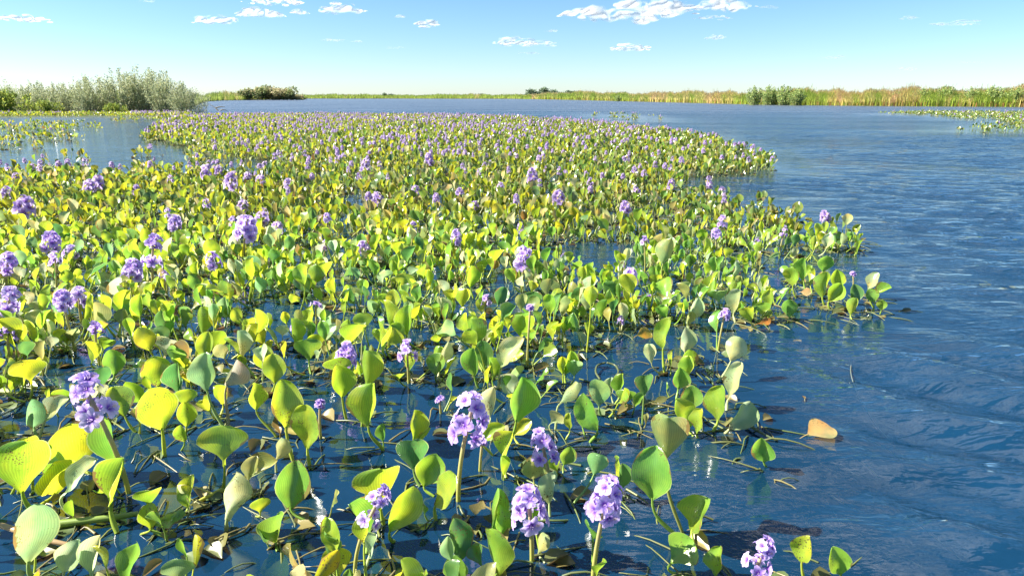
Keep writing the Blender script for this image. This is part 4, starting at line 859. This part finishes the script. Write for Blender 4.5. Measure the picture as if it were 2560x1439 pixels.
NAMED = {(222, 990): 'leaning two-tiered pale violet spike rising over huge yellow leaves', (1175, 1040): 'largest violet spike, tall and dense on a thick yellow stalk', (1357, 1115): 'violet bloom with dark eyes behind the twin blooms',
 (1323, 1262): 'full violet bloom on a pinkish stalk, twin of the plumper one nearer the weed', (1517, 1245): 'plump full violet bloom on a pale green stalk nearest the sunken weed', (940, 1262): 'gapped violet spike with bare middle, leaning against lime leaves',
 (1905, 1385): 'lavender spike rising alone over the sunken weed, cut by the frame', (238, 828): 'solitary wide-open violet flower on an orange stalk', (382, 625): 'tall spike of violet flowers stacked in two tiers among yellow leaves',
 (2062, 540): 'outermost violet bloom at the far tip of the mat', (1812, 784): 'low violet bloom on the jutting mat over pale leaves'}
ORD = ['nearest', 'second', 'third', 'fourth', 'fifth', 'sixth', 'seventh', 'eighth', 'ninth', 'tenth', 'eleventh', 'twelfth', 'thirteenth', 'fourteenth', 'fifteenth', 'sixteenth']
CN = {'yellow': 'yellow', 'lime': 'lime', 'green': 'green', 'dark': 'dark', 'pale': 'pale', 'olive': 'olive', 'blue': 'greyish', 'brown': 'browned', 'pink': 'pinkish'}
CW = ['no', 'one', 'two', 'three', 'four', 'five', 'six', 'seven', 'eight', 'nine', 'ten', 'eleven', 'twelve']
FW = {'full': 'full spike', 'tiers': 'tiered spike', 'head': 'round flower-head', 'sparse': 'sparse spike', 'single': 'few flowers', 'bud': 'bud spike'}
groups = {}
BLOOM = [m for m in MARKS if m[2].split()[-1] in ('bloom', 'spike', 'flower', 'twins')]
for p in own:
    nm = None
    for s_ in p['spikes']:
        for k in NAMED:
            if getattr(s_, 'wd', None) and p.get('hf') == k: nm = NAMED[k]
    if nm: p['obj']['label'] = 'water hyacinth: '+nm if len(nm.split()) < 12 else nm; continue
    if p.get('hf'):
        self_ = [m for m in BLOOM if math.hypot(m[0]-p['hf'][0], m[1]-p['hf'][1]) < 12 and not m[2].endswith('twins')]
        if self_:
            cnt = {}
            for l in p['leaves']: cnt[l.tn] = cnt.get(l.tn, 0)+l.L*l.L
            w0 = self_[0][2][4:]; p['obj']['label'] = 'water hyacinth with '+('an ' if w0[0] in 'aeiou' else 'a ')+w0+' rising over '+{'lime': 'lime green', 'dark': 'dark green', 'pale': 'pale green', 'blue': 'grey-green'}.get(max(cnt, key=cnt.get), max(cnt, key=cnt.get))+' leaves'
            continue
    best = min(MARKS, key=lambda m: math.hypot(m[0]-p['px'], (m[1]-p['py'])*1.5))
    dx, dy = p['px']-best[0], (p['py']-best[1])*1.6
    if abs(dx) > abs(dy): w_ = 'on the lake side of' if dx > 0 else 'on the thicket side of'
    else: w_ = 'in front of' if dy > 0 else 'behind'
    cnt = {}
    for l in p['leaves']: cnt[l.tn] = cnt.get(l.tn, 0)+l.L*l.L
    tn = max(cnt, key=cnt.get)
    if p['spikes']: d = CN[tn]+' hyacinth with '+FW[p['spikes'][0].style]
    else: d = CN[tn]+' hyacinth, '+('single leaf' if len(p['leaves']) == 1 else CW[min(12, len(p['leaves']))]+' leaves')
    groups.setdefault((best[2], w_), []).append((math.hypot(dx, dy), p, d))
for (m, w_), rows in groups.items():
    rows.sort(key=lambda r: r[0])
    for i, (_, p, d) in enumerate(rows):
        wd_ = w_ if i or w_ in ('behind', 'in front of') else w_
        o_ = ORD[i] if i < len(ORD) else 'outer'
        full = d
        for a_, b_ in (('lime ', 'lime green '), ('dark ', 'dark green '), ('pale ', 'pale green '), ('greyish ', 'grey-green '), (' spike', ' violet spike')): full = full.replace(a_, b_, 1)
        p['obj']['label'] = f"{d}, {o_ if i else ('close' if w_ in ('behind', 'in front of') else 'next')} {wd_} {m}"
        lab_ = p['obj']['label'].replace(d, full, 1)
        if len(lab_.replace('-', ' ').split()) <= 15: p['obj']['label'] = lab_
for p in own:
    p['obj']['category'] = 'water hyacinth'; p['obj']['group'] = 'water hyacinths floating in the near mat'
